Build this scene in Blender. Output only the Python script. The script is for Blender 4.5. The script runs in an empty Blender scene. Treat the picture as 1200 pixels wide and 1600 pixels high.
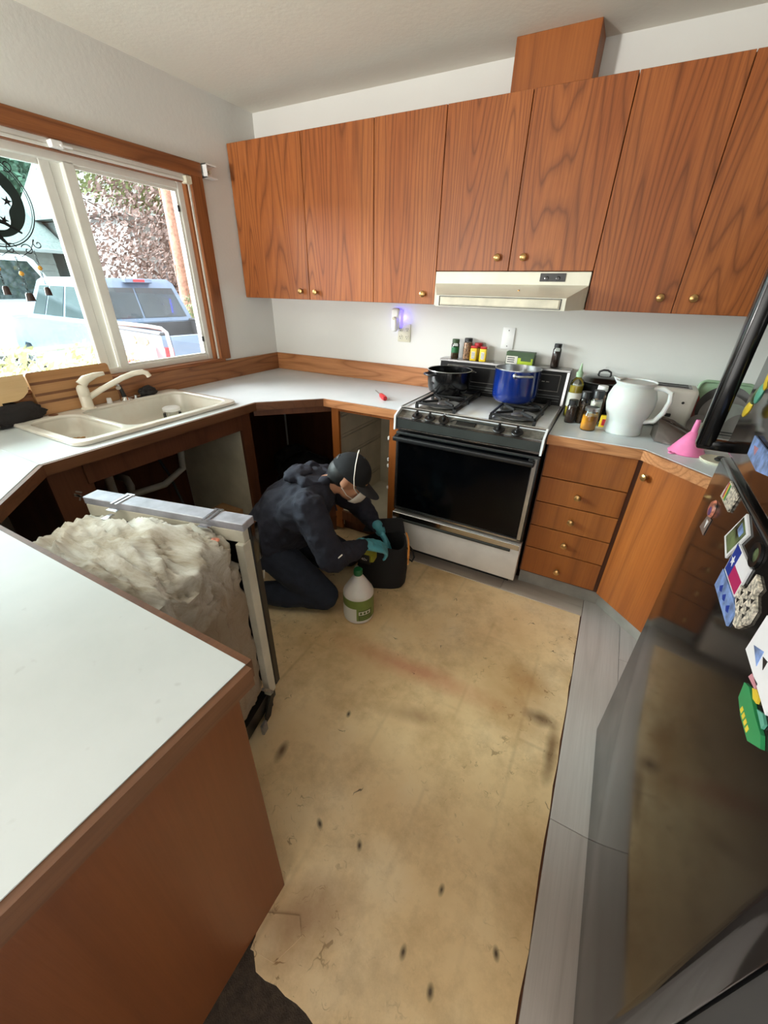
import bpy, bmesh, math, random
from mathutils import Vector, Matrix, noise
random.seed(7)
PI = math.pi

# ---------------------------------------------------------------- camera, world, lights, exposure
scene = bpy.context.scene
COL = scene.collection
CAM = Vector((2.3434, -2.5651, 1.4884))
YAW, PITCH, ROLL, FPX = -0.4874, 0.5106, 0.0211, 625.55
cam_data = bpy.data.cameras.new('camera')
cam = bpy.data.objects.new('camera', cam_data)
COL.objects.link(cam)
_f = Vector((math.sin(YAW) * math.cos(PITCH), math.cos(YAW) * math.cos(PITCH), -math.sin(PITCH)))
_r0 = Vector((math.cos(YAW), -math.sin(YAW), 0)); _u0 = _r0.cross(_f)
_r = math.cos(ROLL) * _r0 + math.sin(ROLL) * _u0
_u = -math.sin(ROLL) * _r0 + math.cos(ROLL) * _u0
cam.matrix_world = Matrix(((_r.x, _u.x, -_f.x, CAM.x), (_r.y, _u.y, -_f.y, CAM.y), (_r.z, _u.z, -_f.z, CAM.z), (0, 0, 0, 1)))
cam_data.sensor_fit = 'VERTICAL'; cam_data.sensor_height = 24.0
cam_data.lens = FPX / 1600 * 24.0
cam_data.clip_start = 0.02; cam_data.clip_end = 200
scene.camera = cam

world = bpy.data.worlds.new('sky'); scene.world = world; world.use_nodes = True
_wt = world.node_tree; _bg = _wt.nodes['Background']
_bg.inputs['Color'].default_value = (0.86, 0.93, 1.0, 1); _bg.inputs['Strength'].default_value = 2.8

def area(name, loc, rot, sx, sy, power, color=(1, 1, 1)):
    d = bpy.data.lights.new(name, 'AREA'); d.shape = 'RECTANGLE'; d.size = sx; d.size_y = sy
    d.energy = power; d.color = color
    o = bpy.data.objects.new(name, d); COL.objects.link(o); o.location = loc; o.rotation_euler = rot
    return o
# added area lamp at an assumed, unseen patio door behind the photographer
area('assumed_door_fill', (0.06, -4.35, 1.1), (0, -PI / 2, 0), 1.9, 1.6, 12, (1.0, 0.99, 0.96))
area('rear_fill_light', (2.2, -5.6, 1.1), (PI / 2 + .12, 0, 0), 2.4, 1.9, 36, (1.0, 0.985, 0.94))  # added fill lamp before the solid rear wall, no door there
# unseen spot added in the room behind to brighten ceiling and back wall
lamp_d = bpy.data.lights.new('ceiling_fill_spot', 'SPOT'); lamp_d.energy = 270; lamp_d.color = (1.0, .97, .92); lamp_d.shadow_soft_size = .15
lamp_d.spot_size = math.radians(100); lamp_d.spot_blend = .8
lamp = bpy.data.objects.new('ceiling_fill_spot', lamp_d); COL.objects.link(lamp); lamp.location = (.35, -4.4, 1.4); lamp.rotation_euler = (PI - .95, 0, -.15)
sun_d = bpy.data.lights.new('hazy_sun', 'SUN'); sun_d.energy = 30.0; sun_d.angle = 1.2; sun_d.color = (0.97, 0.985, 1)
sun = bpy.data.objects.new('hazy_sun', sun_d); COL.objects.link(sun); sun.rotation_euler = Vector((.70, .46, -.62)).to_track_quat('-Z', 'Y').to_euler()

scene.view_settings.view_transform = 'Standard'; scene.view_settings.look = 'None'
scene.view_settings.gamma = 1; scene.view_settings.use_curve_mapping = False
scene.view_settings.exposure = 0.52

# ---------------------------------------------------------------- materials
def lin(c):
    return tuple(((v / 255) / 12.92 if v / 255 <= 0.04045 else ((v / 255 + 0.055) / 1.055) ** 2.4) for v in c) + (1,)
def nmat(name):
    m = bpy.data.materials.new(name); m.use_nodes = True
    nt = m.node_tree; b = nt.nodes['Principled BSDF']
    return m, nt, b
def N(nt, t, **k):
    n = nt.nodes.new(t)
    for a, v in k.items():
        if a.startswith('i_'): n.inputs[int(a[2:])].default_value = v
        else: setattr(n, a, v)
    return n
def L(nt, a, b): nt.links.new(a, b)
def ramp(nt, fac, stops):
    r = N(nt, 'ShaderNodeValToRGB'); e = r.color_ramp.elements
    while len(e) < len(stops): e.new(0.5)
    for i, (p, c) in enumerate(stops): e[i].position = p; e[i].color = c
    L(nt, fac, r.inputs[0]); return r.outputs[0]
def tex(nt, scale=(1, 1, 1), rnd=True):
    tc = N(nt, 'ShaderNodeTexCoord'); mp = N(nt, 'ShaderNodeMapping'); mp.inputs['Scale'].default_value = scale
    if rnd:
        oi = N(nt, 'ShaderNodeObjectInfo'); mu = N(nt, 'ShaderNodeMath', operation='MULTIPLY'); mu.inputs[1].default_value = 37.0
        L(nt, oi.outputs['Random'], mu.inputs[0]); va = N(nt, 'ShaderNodeVectorMath', operation='ADD')
        L(nt, tc.outputs['Object'], va.inputs[0]); L(nt, mu.outputs[0], va.inputs[1]); L(nt, va.outputs[0], mp.inputs[0])
    else: L(nt, tc.outputs['Object'], mp.inputs[0])
    return mp.outputs[0]
def noi(nt, vec, scale, detail=4, rough=0.55, dist=0):
    n = N(nt, 'ShaderNodeTexNoise'); n.inputs['Scale'].default_value = scale; n.inputs['Detail'].default_value = detail
    n.inputs['Roughness'].default_value = rough; n.inputs['Distortion'].default_value = dist
    L(nt, vec, n.inputs['Vector']); return n.outputs['Fac']
def mixc(nt, fac, a, b, bt='MIX'):
    m = N(nt, 'ShaderNodeMix', data_type='RGBA', blend_type=bt)
    for i, v in ((0, fac), (6, a), (7, b)):
        if hasattr(v, 'default_value') or hasattr(v, 'is_linked'): L(nt, v, m.inputs[i])
        else: m.inputs[i].default_value = v
    return m.outputs[2]
def bump(nt, b, h, strength=0.2, dist=0.01):
    bp = N(nt, 'ShaderNodeBump'); bp.inputs['Strength'].default_value = strength; bp.inputs['Distance'].default_value = dist
    L(nt, h, bp.inputs['Height']); L(nt, bp.outputs[0], b.inputs['Normal'])
def P(name, col, rough=0.5, metal=0.0, var=0.12, scale=8, coat=0, bmp=0, bscale=60, spec=0.5, alpha=1, sheen=0, trans=0, emit=None, es=0, sss=0):
    m, nt, b = nmat(name); c = lin(col)
    v = tex(nt); f = noi(nt, v, scale)
    dark = tuple(x * (1 - var * 2) for x in c[:3]) + (1,); lt = tuple(min(1, x * (1 + var)) for x in c[:3]) + (1,)
    L(nt, ramp(nt, f, [(0.3, dark), (0.65, lt)]), b.inputs['Base Color'])
    b.inputs['Roughness'].default_value = rough; b.inputs['Metallic'].default_value = metal
    b.inputs['Coat Weight'].default_value = coat; b.inputs['Coat Roughness'].default_value = 0.06
    b.inputs['Specular IOR Level'].default_value = spec; b.inputs['Alpha'].default_value = alpha
    b.inputs['Sheen Weight'].default_value = sheen; b.inputs['Transmission Weight'].default_value = trans
    b.inputs['Subsurface Weight'].default_value = sss
    if emit: b.inputs['Emission Color'].default_value = lin(emit); b.inputs['Emission Strength'].default_value = es
    if bmp: bump(nt, b, noi(nt, v, bscale, 3), bmp, 0.004)
    return m
def wood(name, base, darkc, lightc, axis='z', rough=0.42, lines=16, wide=3.2, contrast=1.0, coat=0.0):
    m, nt, b = nmat(name)
    def sc(across, along): return tuple(along if a == axis else across for a in 'xyz')
    v = tex(nt, sc(1, 0.085))
    n1 = noi(nt, v, wide, 1.5, 0.35, 0.05)
    mu = N(nt, 'ShaderNodeMath', operation='MULTIPLY'); L(nt, n1, mu.inputs[0]); mu.inputs[1].default_value = lines
    pp = N(nt, 'ShaderNodeMath', operation='PINGPONG'); L(nt, mu.outputs[0], pp.inputs[0]); pp.inputs[1].default_value = 0.5
    g = ramp(nt, pp.outputs[0], [(0.0, (1, 1, 1, 1)), (0.10, (.4, .4, .4, 1)), (0.3, (0, 0, 0, 1))])
    v2 = tex(nt, sc(1, 0.03)); fine = noi(nt, v2, 130, 3, 0.7)
    fr = ramp(nt, fine, [(0.42, (0, 0, 0, 1)), (0.62, (1, 1, 1, 1))])
    v3 = tex(nt, sc(1, 0.08)); big = noi(nt, v3, 5.5, 2)
    c0 = mixc(nt, ramp(nt, big, [(0.35, (0, 0, 0, 1)), (0.65, (1, 1, 1, 1))]), lin(base), lin(lightc))
    mm = N(nt, 'ShaderNodeMath', operation='MULTIPLY'); L(nt, g, mm.inputs[0]); mm.inputs[1].default_value = 0.62 * contrast
    c1 = mixc(nt, mm.outputs[0], c0, lin(darkc))
    m2 = N(nt, 'ShaderNodeMath', operation='MULTIPLY'); L(nt, fr, m2.inputs[0]); m2.inputs[1].default_value = 0.3 * contrast
    c2 = mixc(nt, m2.outputs[0], c1, lin(darkc))
    L(nt, c2, b.inputs['Base Color']); b.inputs['Roughness'].default_value = rough; b.inputs['Specular IOR Level'].default_value = .35
    b.inputs['Coat Weight'].default_value = coat
    bump(nt, b, fine, 0.12, 0.002)
    return m
OAK = ((156, 86, 40), (88, 44, 18), (170, 100, 50))
M = {}
M['oak'] = wood('oak_doors', *OAK, 'z', lines=32, wide=4.6, contrast=1.0)
M['oak_low'] = wood('oak_lower', (150, 82, 32), (96, 48, 18), (164, 95, 42), 'z', lines=8, wide=2.5, contrast=.7, coat=.15)
M['oak_low_x'] = wood('oak_drawer', (146, 82, 32), (96, 48, 18), (160, 94, 42), 'z', lines=8, wide=2.5, contrast=.7, coat=.15)
M['oak_x'] = wood('oak_strip_x', (178, 118, 74), (124, 72, 38), (196, 138, 92), 'x', lines=16, wide=7)
M['oak_y'] = wood('oak_strip_y', (148, 98, 62), (98, 58, 34), (168, 114, 74), 'y', lines=14, wide=7)
M['trim_z'] = wood('window_casing_z', (142, 86, 48), (96, 52, 28), (154, 96, 56), 'z', lines=10, wide=6)
M['trim_y'] = wood('window_casing_y', (142, 86, 48), (96, 52, 28), (154, 96, 56), 'y', lines=10, wide=6)
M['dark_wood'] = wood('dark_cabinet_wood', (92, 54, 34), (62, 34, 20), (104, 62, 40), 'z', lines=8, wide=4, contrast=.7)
M['panel_wood'] = wood('peninsula_panel_wood', (112, 62, 34), (80, 42, 22), (122, 70, 38), 'z', lines=16, wide=1.6, contrast=.4, rough=.38)
M['cream'] = P('cream_interior', (206, 198, 176), .6, var=.06)
M['black_int'] = P('dark_interior', (30, 26, 24), .8)
M['rail_metal'] = P('slide_rail', (188, 182, 164), .45, .3)
M['brass'] = P('knob_brass', (190, 150, 96), .28, .85, var=.05)
M['laminate'] = None
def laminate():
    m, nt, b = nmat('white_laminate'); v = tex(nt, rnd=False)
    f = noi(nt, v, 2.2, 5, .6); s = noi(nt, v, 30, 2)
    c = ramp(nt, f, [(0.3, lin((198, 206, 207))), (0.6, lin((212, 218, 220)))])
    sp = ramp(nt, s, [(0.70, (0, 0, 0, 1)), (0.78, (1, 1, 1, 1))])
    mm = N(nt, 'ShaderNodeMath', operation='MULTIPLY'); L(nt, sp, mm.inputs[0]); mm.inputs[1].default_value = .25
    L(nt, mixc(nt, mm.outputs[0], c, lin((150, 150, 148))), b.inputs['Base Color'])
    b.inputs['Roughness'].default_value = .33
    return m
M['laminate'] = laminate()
def wallmat(name, col):
    m, nt, b = nmat(name); v = tex(nt, rnd=False)
    f = noi(nt, v, 1.3, 4); c = lin(col)
    L(nt, ramp(nt, f, [(0.3, tuple(x * .93 for x in c[:3]) + (1,)), (0.7, c)]), b.inputs['Base Color'])
    b.inputs['Roughness'].default_value = .7
    bump(nt, b, noi(nt, v, 45, 5, .6), .25, .004)
    return m
M['wall'] = wallmat('painted_wall', (226, 226, 221))
M['ceil'] = wallmat('painted_ceiling', (230, 228, 216))
def vinylmat():
    m, nt, b = nmat('stained_subfloor_vinyl'); v = tex(nt, rnd=False)
    f = noi(nt, v, 1.6, 6, .6); c = ramp(nt, f, [(0.3, lin((210, 172, 122))), (0.52, lin((232, 201, 154))), (0.75, lin((240, 220, 184)))])
    # faint lines of the sheet backing
    br = N(nt, 'ShaderNodeTexBrick'); br.inputs['Scale'].default_value = 1.0
    br.inputs['Brick Width'].default_value = 1.22; br.inputs['Row Height'].default_value = .24; br.inputs['Mortar Size'].default_value = .012
    br.inputs['Mortar Smooth'].default_value = 1; br.offset = .37
    mp = N(nt, 'ShaderNodeMapping'); mp.inputs['Rotation'].default_value = (0, 0, PI / 2); mp.inputs['Location'].default_value = (.12, .1, 0)
    L(nt, v, mp.inputs[0]); L(nt, mp.outputs[0], br.inputs['Vector'])
    msk = ramp(nt, noi(nt, v, 2.4, 3), [(0.45, (0, 0, 0, 1)), (0.75, (.3, .3, .3, 1))])
    mm = N(nt, 'ShaderNodeMath', operation='MULTIPLY'); L(nt, br.outputs['Fac'], mm.inputs[0]); L(nt, msk, mm.inputs[1])
    c = mixc(nt, mm.outputs[0], c, lin((120, 90, 58)))
    # scuffs and blotches
    dis = noi(nt, v, 6, 4)
    va = N(nt, 'ShaderNodeVectorMath', operation='ADD'); L(nt, v, va.inputs[0]); L(nt, dis, va.inputs[1])
    sc0 = ramp(nt, noi(nt, va.outputs[0], 19, 6, .62), [(0.61, (0, 0, 0, 1)), (0.67, (1, 1, 1, 1))])
    scm = N(nt, 'ShaderNodeMath', operation='MULTIPLY'); L(nt, sc0, scm.inputs[0]); L(nt, ramp(nt, noi(nt, v, 2.1, 3), [(0.46, (.06, .06, .06, 1)), (0.66, (.8, .8, .8, 1))]), scm.inputs[1]); sc = scm.outputs[0]
    c = mixc(nt, sc, c, lin((120, 90, 54)))
    s2 = ramp(nt, noi(nt, v, 5.5, 7, .72), [(0.46, (0, 0, 0, 1)), (0.72, (.5, .5, .5, 1))])
    c = mixc(nt, s2, c, lin((156, 120, 76)))
    # round specks
    vo = N(nt, 'ShaderNodeTexVoronoi'); vo.inputs['Scale'].default_value = 4.5; vo.inputs['Randomness'].default_value = 1
    L(nt, va.outputs[0], vo.inputs['Vector'])
    sp = ramp(nt, vo.outputs['Distance'], [(0.03, (.9, .9, .9, 1)), (0.07, (0, 0, 0, 1))])
    c = mixc(nt, sp, c, lin((70, 50, 32)))
    # a reddish streak and an orange-brown stain by the right edge
    def blob(cx, cy, rx, ry, ang, col, amt, c):
        tc = N(nt, 'ShaderNodeTexCoord'); m1 = N(nt, 'ShaderNodeMapping', vector_type='TEXTURE')
        m1.inputs['Location'].default_value = (cx - 1.76, cy + 2.85, .12); m1.inputs['Rotation'].default_value = (0, 0, ang); m1.inputs['Scale'].default_value = (rx, ry, 100)
        L(nt, tc.outputs['Object'], m1.inputs[0])
        ln = N(nt, 'ShaderNodeVectorMath', operation='LENGTH'); L(nt, m1.outputs[0], ln.inputs[0])
        ad = N(nt, 'ShaderNodeMath', operation='ADD'); L(nt, ln.outputs['Value'], ad.inputs[0])
        n_ = noi(nt, v, 9, 4); s_ = N(nt, 'ShaderNodeMath', operation='MULTIPLY_ADD'); L(nt, n_, s_.inputs[0]); s_.inputs[1].default_value = .9; s_.inputs[2].default_value = -.45
        L(nt, s_.outputs[0], ad.inputs[1])
        return mixc(nt, ramp(nt, ad.outputs[0], [(0.15, (amt,) * 3 + (1,)), (1.0, (0, 0, 0, 1))]), c, lin(col))
    c = blob(STX[0], STX[1], .46, .075, STX[2], (196, 120, 90), .6, c)
    c = blob(2.35, -1.35, .22, .22, 0, (170, 122, 62), .6, c)
    c = blob(2.44, -1.38, .09, .045, 0, (84, 56, 30), .85, c)
    c = blob(2.50, -1.5, .03, .16, 0, (100, 68, 36), .8, c)
    c = blob(1.63, -1.98, .022, .05, .2, (96, 64, 40), .9, c)
    c = blob(1.98, -2.3, .2, .1, .8, (150, 108, 74), .6, c)
    for (x_, y_, a_) in ((2.246, -2.225, .1), (2.457, -2.113, .4), (2.333, -2.254, .2), (1.89, -2.10, .9), (2.288, -2.063, .0), (2.03, -2.088, .5), (1.765, -1.74, .3)): c = blob(x_, y_, .010, .018, a_, (58, 42, 26), .95, c)
    c = blob(1.98, -1.62, .16, .05, .3, (140, 104, 72), .45, c); c = blob(2.36, -1.2, .10, .12, .4, (160, 110, 56), .5, c)
    L(nt, c, b.inputs['Base Color']); b.inputs['Roughness'].default_value = .42
    bump(nt, b, sc, .3, .002)
    return m
STX = (1.9, -1.42, .04)
M['vinyl'] = vinylmat()
M['plank'] = wood('grey_vinyl_plank', (182, 172, 166), (146, 134, 126), (196, 188, 182), 'y', lines=7, wide=4, contrast=.5, rough=.4)
M['plank_x'] = wood('grey_vinyl_plank_x', (182, 168, 156), (146, 130, 116), (194, 182, 170), 'x', lines=7, wide=4, contrast=.5, rough=.4)
M['carpet'] = P('brown_carpet', (64, 52, 42), .95, var=.2, scale=60, bmp=.8, bscale=300)
M['kick'] = P('grey_kick', (150, 146, 138), .6)
M['steel'] = P('brushed_steel', (190, 190, 190), .28, 1)
M['chrome'] = P('chrome', (214, 214, 214), .15, 1, var=.04)
M['white_enamel'] = P('white_enamel', (226, 228, 230), .22, var=.04, coat=.4)
M['white_stained'] = P('white_enamel_drawer', (214, 210, 206), .3, var=.05, coat=.2)
M['black_gloss'] = P('black_gloss', (12, 12, 13), .2, coat=.3)
M['black_glass'] = P('oven_glass', (4, 5, 7), .12, spec=.25)
M['black_panel'] = P('black_panel', (9, 9, 10), .4, spec=.2)
M['black_satin'] = P('black_satin', (22, 22, 23), .38)
M['black_greasy'] = P('black_greasy_panel', (96, 92, 84), .4, var=.4, scale=30)
M['char_strip'] = P('charcoal_strip', (60, 64, 62), .35, .3)
M['iron'] = P('cast_iron', (20, 20, 21), .5)
M['almond'] = P('almond_enamel', (222, 218, 200), .38, var=.04)
M['grime'] = P('greasy_lens', (214, 206, 184), .45, var=.1, scale=12)
M['blue_enamel'] = P('blue_enamel', (14, 40, 112), .14, coat=1, var=.1)
M['plastic_white'] = P('white_plastic', (236, 236, 234), .35, var=.03)
M['ivory'] = P('ivory_plate', (212, 208, 186), .4, var=.03)
M['slot'] = P('slot_dark', (36, 34, 32), .6)
M['blue_light'] = P('blue_night_light', (90, 80, 255), .4, emit=(80, 70, 255), es=4)
M['sink'] = None
def sinkmat():
    m, nt, b = nmat('stained_white_sink'); v = tex(nt, rnd=False)
    f = noi(nt, v, 5, 6, .65)
    sep = N(nt, 'ShaderNodeSeparateXYZ'); L(nt, v, sep.inputs[0])
    c = ramp(nt, f, [(0.3, lin((206, 200, 184))), (0.6, lin((232, 230, 222)))])
    tan = mixc(nt, ramp(nt, f, [(0.42, (0, 0, 0, 1)), (0.75, (.6, .6, .6, 1))]), c, lin((176, 146, 104)))
    L(nt, tan, b.inputs['Base Color']); b.inputs['Roughness'].default_value = .25; b.inputs['Coat Weight'].default_value = .3
    return m
M['sink'] = sinkmat()
M['rust'] = P('food_residue', (170, 118, 52), .6, var=.35, scale=40, bmp=1, bscale=80)
M['faucet'] = P('faucet_cream', (226, 218, 200), .28, var=.06)
M['board'] = wood('cutting_board_wood', (176, 128, 84), (140, 94, 56), (188, 142, 98), 'y', lines=5, wide=6, contrast=.5)
M['board_dark'] = P('board_groove', (120, 78, 48), .6)
M['board_lt'] = wood('pale_board_wood', (206, 172, 124), (176, 140, 92), (214, 184, 140), 'y', lines=5, wide=6, contrast=.4)
M['cloth_dark'] = P('dark_cloth', (34, 30, 30), .9, bmp=.6, bscale=90)
M['vinyl_frame'] = P('white_vinyl_frame', (226, 226, 218), .4, var=.03)
M['screen_black'] = P('latch_black', (20, 20, 20), .5)
M['skin'] = P('skin', (188, 134, 104), .5, var=.08, sss=.05)
M['hoodie'] = P('navy_hoodie', (32, 33, 46), .9, var=.12, scale=20, bmp=.35, bscale=120)
M['jeans'] = P('dark_jeans', (34, 40, 54), .88, var=.15, scale=24, bmp=.3, bscale=150)
M['cap'] = P('grey_cap', (46, 47, 50), .8, bmp=.2, bscale=150)
M['shoe'] = P('black_shoe', (24, 24, 26), .6)
M['hair'] = P('black_hair', (18, 15, 14), .6)
M['mask'] = P('white_respirator', (224, 216, 206), .7)
M['glove'] = P('teal_nitrile', (84, 158, 172), .35, var=.1)
M['eye'] = P('eye_white', (220, 214, 208), .3)
M['bag'] = P('black_tool_bag', (22, 20, 21), .85, bmp=.4, bscale=160)
M['orange'] = P('orange_webbing', (214, 138, 62), .6)
M['tool_yel'] = P('yellow_tool', (176, 170, 50), .45)
M['jug'] = P('jug_white', (222, 214, 208), .4, sss=.1, var=.03)
M['green_cap'] = P('green_cap', (30, 110, 62), .4)
M['label_green'] = P('label_green', (116, 132, 62), .5)
M['label_white'] = P('label_white', (222, 218, 208), .5, var=.02)
M['label_dgreen'] = P('label_dark_green', (84, 98, 44), .5)
M['red'] = P('red_plastic', (190, 28, 36), .35)
M['yellow'] = P('yellow_tin', (236, 200, 38), .4)
M['dk_green'] = P('dark_green_box', (62, 86, 54), .55)
M['lime'] = P('lime_print', (178, 200, 40), .5)
M['herb'] = P('dried_herb', (92, 70, 44), .8, var=.5, scale=120)
M['seed'] = P('mixed_seeds', (190, 150, 120), .8, var=.6, scale=150)
M['pepper'] = P('peppercorn', (66, 44, 34), .8, var=.5, scale=150)
M['oil'] = P('cooking_oil', (190, 168, 60), .1, coat=.6)
M['honey'] = P('orange_preserve', (226, 160, 52), .25, coat=.5, var=.15, scale=20)
M['mint'] = P('mint_plastic', (158, 186, 152), .45)
M['pink'] = P('pink_plastic', (238, 128, 178), .35)
M['smoke'] = P('dark_smoky_plastic', (84, 76, 70), .25, coat=.4)
M['grey_plate'] = P('grey_stoneware', (112, 108, 104), .4)
M['pitcher'] = P('frosted_pitcher', (222, 222, 218), .38, sss=.15, var=.03, alpha=.9)
M['toaster'] = P('white_toaster', (224, 220, 210), .35, var=.04)
M['fridge'] = None
def fridgemat():
    m, nt, b = nmat('glossy_black_fridge'); v = tex(nt, rnd=False)
    b.inputs['Base Color'].default_value = (.012, .010, .009, 1); b.inputs['Roughness'].default_value = .09
    b.inputs['IOR'].default_value = 1.48
    L(nt, ramp(nt, noi(nt, v, 3, 5), [(0.3, (.06, .06, .06, 1)), (0.75, (.16, .16, .16, 1))]), b.inputs['Roughness'])
    bump(nt, b, noi(nt, v, 4, 2), .05, .01)
    return m
M['fridge'] = fridgemat()
def insulation():
    m, nt, b = nmat('mottled_insulation'); v = tex(nt, (1, 1, 1), rnd=False)
    v2 = tex(nt, (.35, 1.2, 1), rnd=False)
    f = noi(nt, v2, 9, 8, .7, .8); g = noi(nt, v, 3, 3)
    c = ramp(nt, f, [(0.25, lin((124, 108, 88))), (0.42, lin((176, 166, 150))), (0.60, lin((212, 208, 200)))])
    c = mixc(nt, ramp(nt, g, [(0.45, (0, 0, 0, 1)), (0.75, (.5, .5, .5, 1))]), c, lin((172, 148, 118)))
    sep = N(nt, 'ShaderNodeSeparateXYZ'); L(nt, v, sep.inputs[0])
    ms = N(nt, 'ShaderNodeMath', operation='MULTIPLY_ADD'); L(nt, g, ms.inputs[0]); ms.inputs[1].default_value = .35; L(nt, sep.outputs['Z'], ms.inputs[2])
    c = mixc(nt, ramp(nt, ms.outputs[0], [(0.80, (.85, .85, .85, 1)), (0.97, (0, 0, 0, 1))]), c, lin((148, 126, 102)))  # tan-brown mixed in towards the bottom
    L(nt, c, b.inputs['Base Color']); b.inputs['Roughness'].default_value = .92
    bump(nt, b, f, .8, .015)
    return m
M['insul'] = insulation()
M['bowl_metal'] = P('burner_bowl', (176, 174, 170), .35, .5, var=.15, scale=20)
M['zinc'] = P('galvanised', (150, 148, 150), .4, .7, var=.2, scale=40)
M['galv_bar'] = P('worn_steel_bar', (172, 172, 182), .42, .3, var=.12, scale=18)
M['tub'] = P('tub_flange', (206, 200, 184), .5, var=.08)
M['pipe'] = P('pvc_pipe', (176, 174, 166), .5)
M['hose'] = P('dark_hose', (36, 36, 38), .5)
M['wire'] = P('black_wire', (26, 30, 30), .5, .4)
M['bead'] = P('amber_bead', (206, 150, 50), .2, coat=.5)
M['bell'] = P('bronze_bell', (70, 58, 56), .35, .6)
M['moon'] = P('teal_black_moon', (24, 44, 42), .5)
def glassmat(name, tint, gloss=.1):
    m = bpy.data.materials.new(name); m.use_nodes = True; nt = m.node_tree; nt.nodes.clear()
    o = N(nt, 'ShaderNodeOutputMaterial'); tr = N(nt, 'ShaderNodeBsdfTransparent'); tr.inputs[0].default_value = tint
    gl = N(nt, 'ShaderNodeBsdfGlossy'); gl.inputs['Roughness'].default_value = .03
    fr = N(nt, 'ShaderNodeFresnel'); mx = N(nt, 'ShaderNodeMixShader')
    tc = N(nt, 'ShaderNodeTexCoord'); nz = N(nt, 'ShaderNodeTexNoise'); nz.inputs['Scale'].default_value = 6; L(nt, tc.outputs['Object'], nz.inputs['Vector'])
    L(nt, ramp(nt, nz.outputs['Fac'], [(.3, tuple(x * .96 for x in tint[:3]) + (1,)), (.6, tint)]), tr.inputs[0])
    L(nt, fr.outputs[0], mx.inputs[0]); L(nt, tr.outputs[0], mx.inputs[1]); L(nt, gl.outputs[0], mx.inputs[2]); L(nt, mx.outputs[0], o.inputs[0])
    return m
M['glass'] = glassmat('window_glass', (.97, .98, .98, 1))
M['glass_cyan'] = glassmat('window_glass_cool', (.88, .98, .97, 1))
M['jar_glass'] = glassmat('jar_glass', (.9, .92, .9, 1))
# outside
M['grass'] = P('gravel_ground', (150, 147, 138), .9, var=.2, scale=6)
M['truck'] = P('truck_blue_grey', (108, 124, 144), .25, .3, coat=.6, var=.04)
M['truck_glass'] = P('truck_glass', (40, 50, 54), .08, coat=.5)
M['truck_dark'] = P('truck_dark', (60, 60, 64), .5)
M['tail_red'] = P('tail_light_red', (226, 50, 56), .3, emit=(220, 30, 40), es=.15)
M['tyre'] = P('tyre', (30, 30, 30), .8)
M['van'] = P('van_white', (182, 186, 190), .3, coat=.4, var=.02)
M['siding'] = P('house_siding', (164, 166, 164), .7, var=.04)
M['roofing'] = P('grey_shingles', (122, 130, 128), .85, var=.12, scale=14)
M['leaf'] = P('green_leaves', (112, 126, 80), .7, var=.3, scale=3)
M['leaf_red'] = P('reddish_leaves', (122, 104, 96), .7, var=.35, scale=3)
M['leaf_teal'] = P('dark_evergreen', (98, 132, 110), .8, var=.25, scale=3)
M['weed'] = P('dry_weeds', (186, 178, 138), .8, var=.25)
M['bark'] = P('red_bark', (156, 114, 94), .9, var=.2, scale=20, bmp=.8, bscale=30)
M['twig'] = P('twig', (92, 78, 70), .8)
M['chain'] = P('galvanised_chain', (178, 182, 180), .45, .6)
M['cart_red'] = P('cart_red', (190, 44, 52), .45)
M['tube_grey'] = P('grey_tube', (186, 188, 186), .35, .5)

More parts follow.
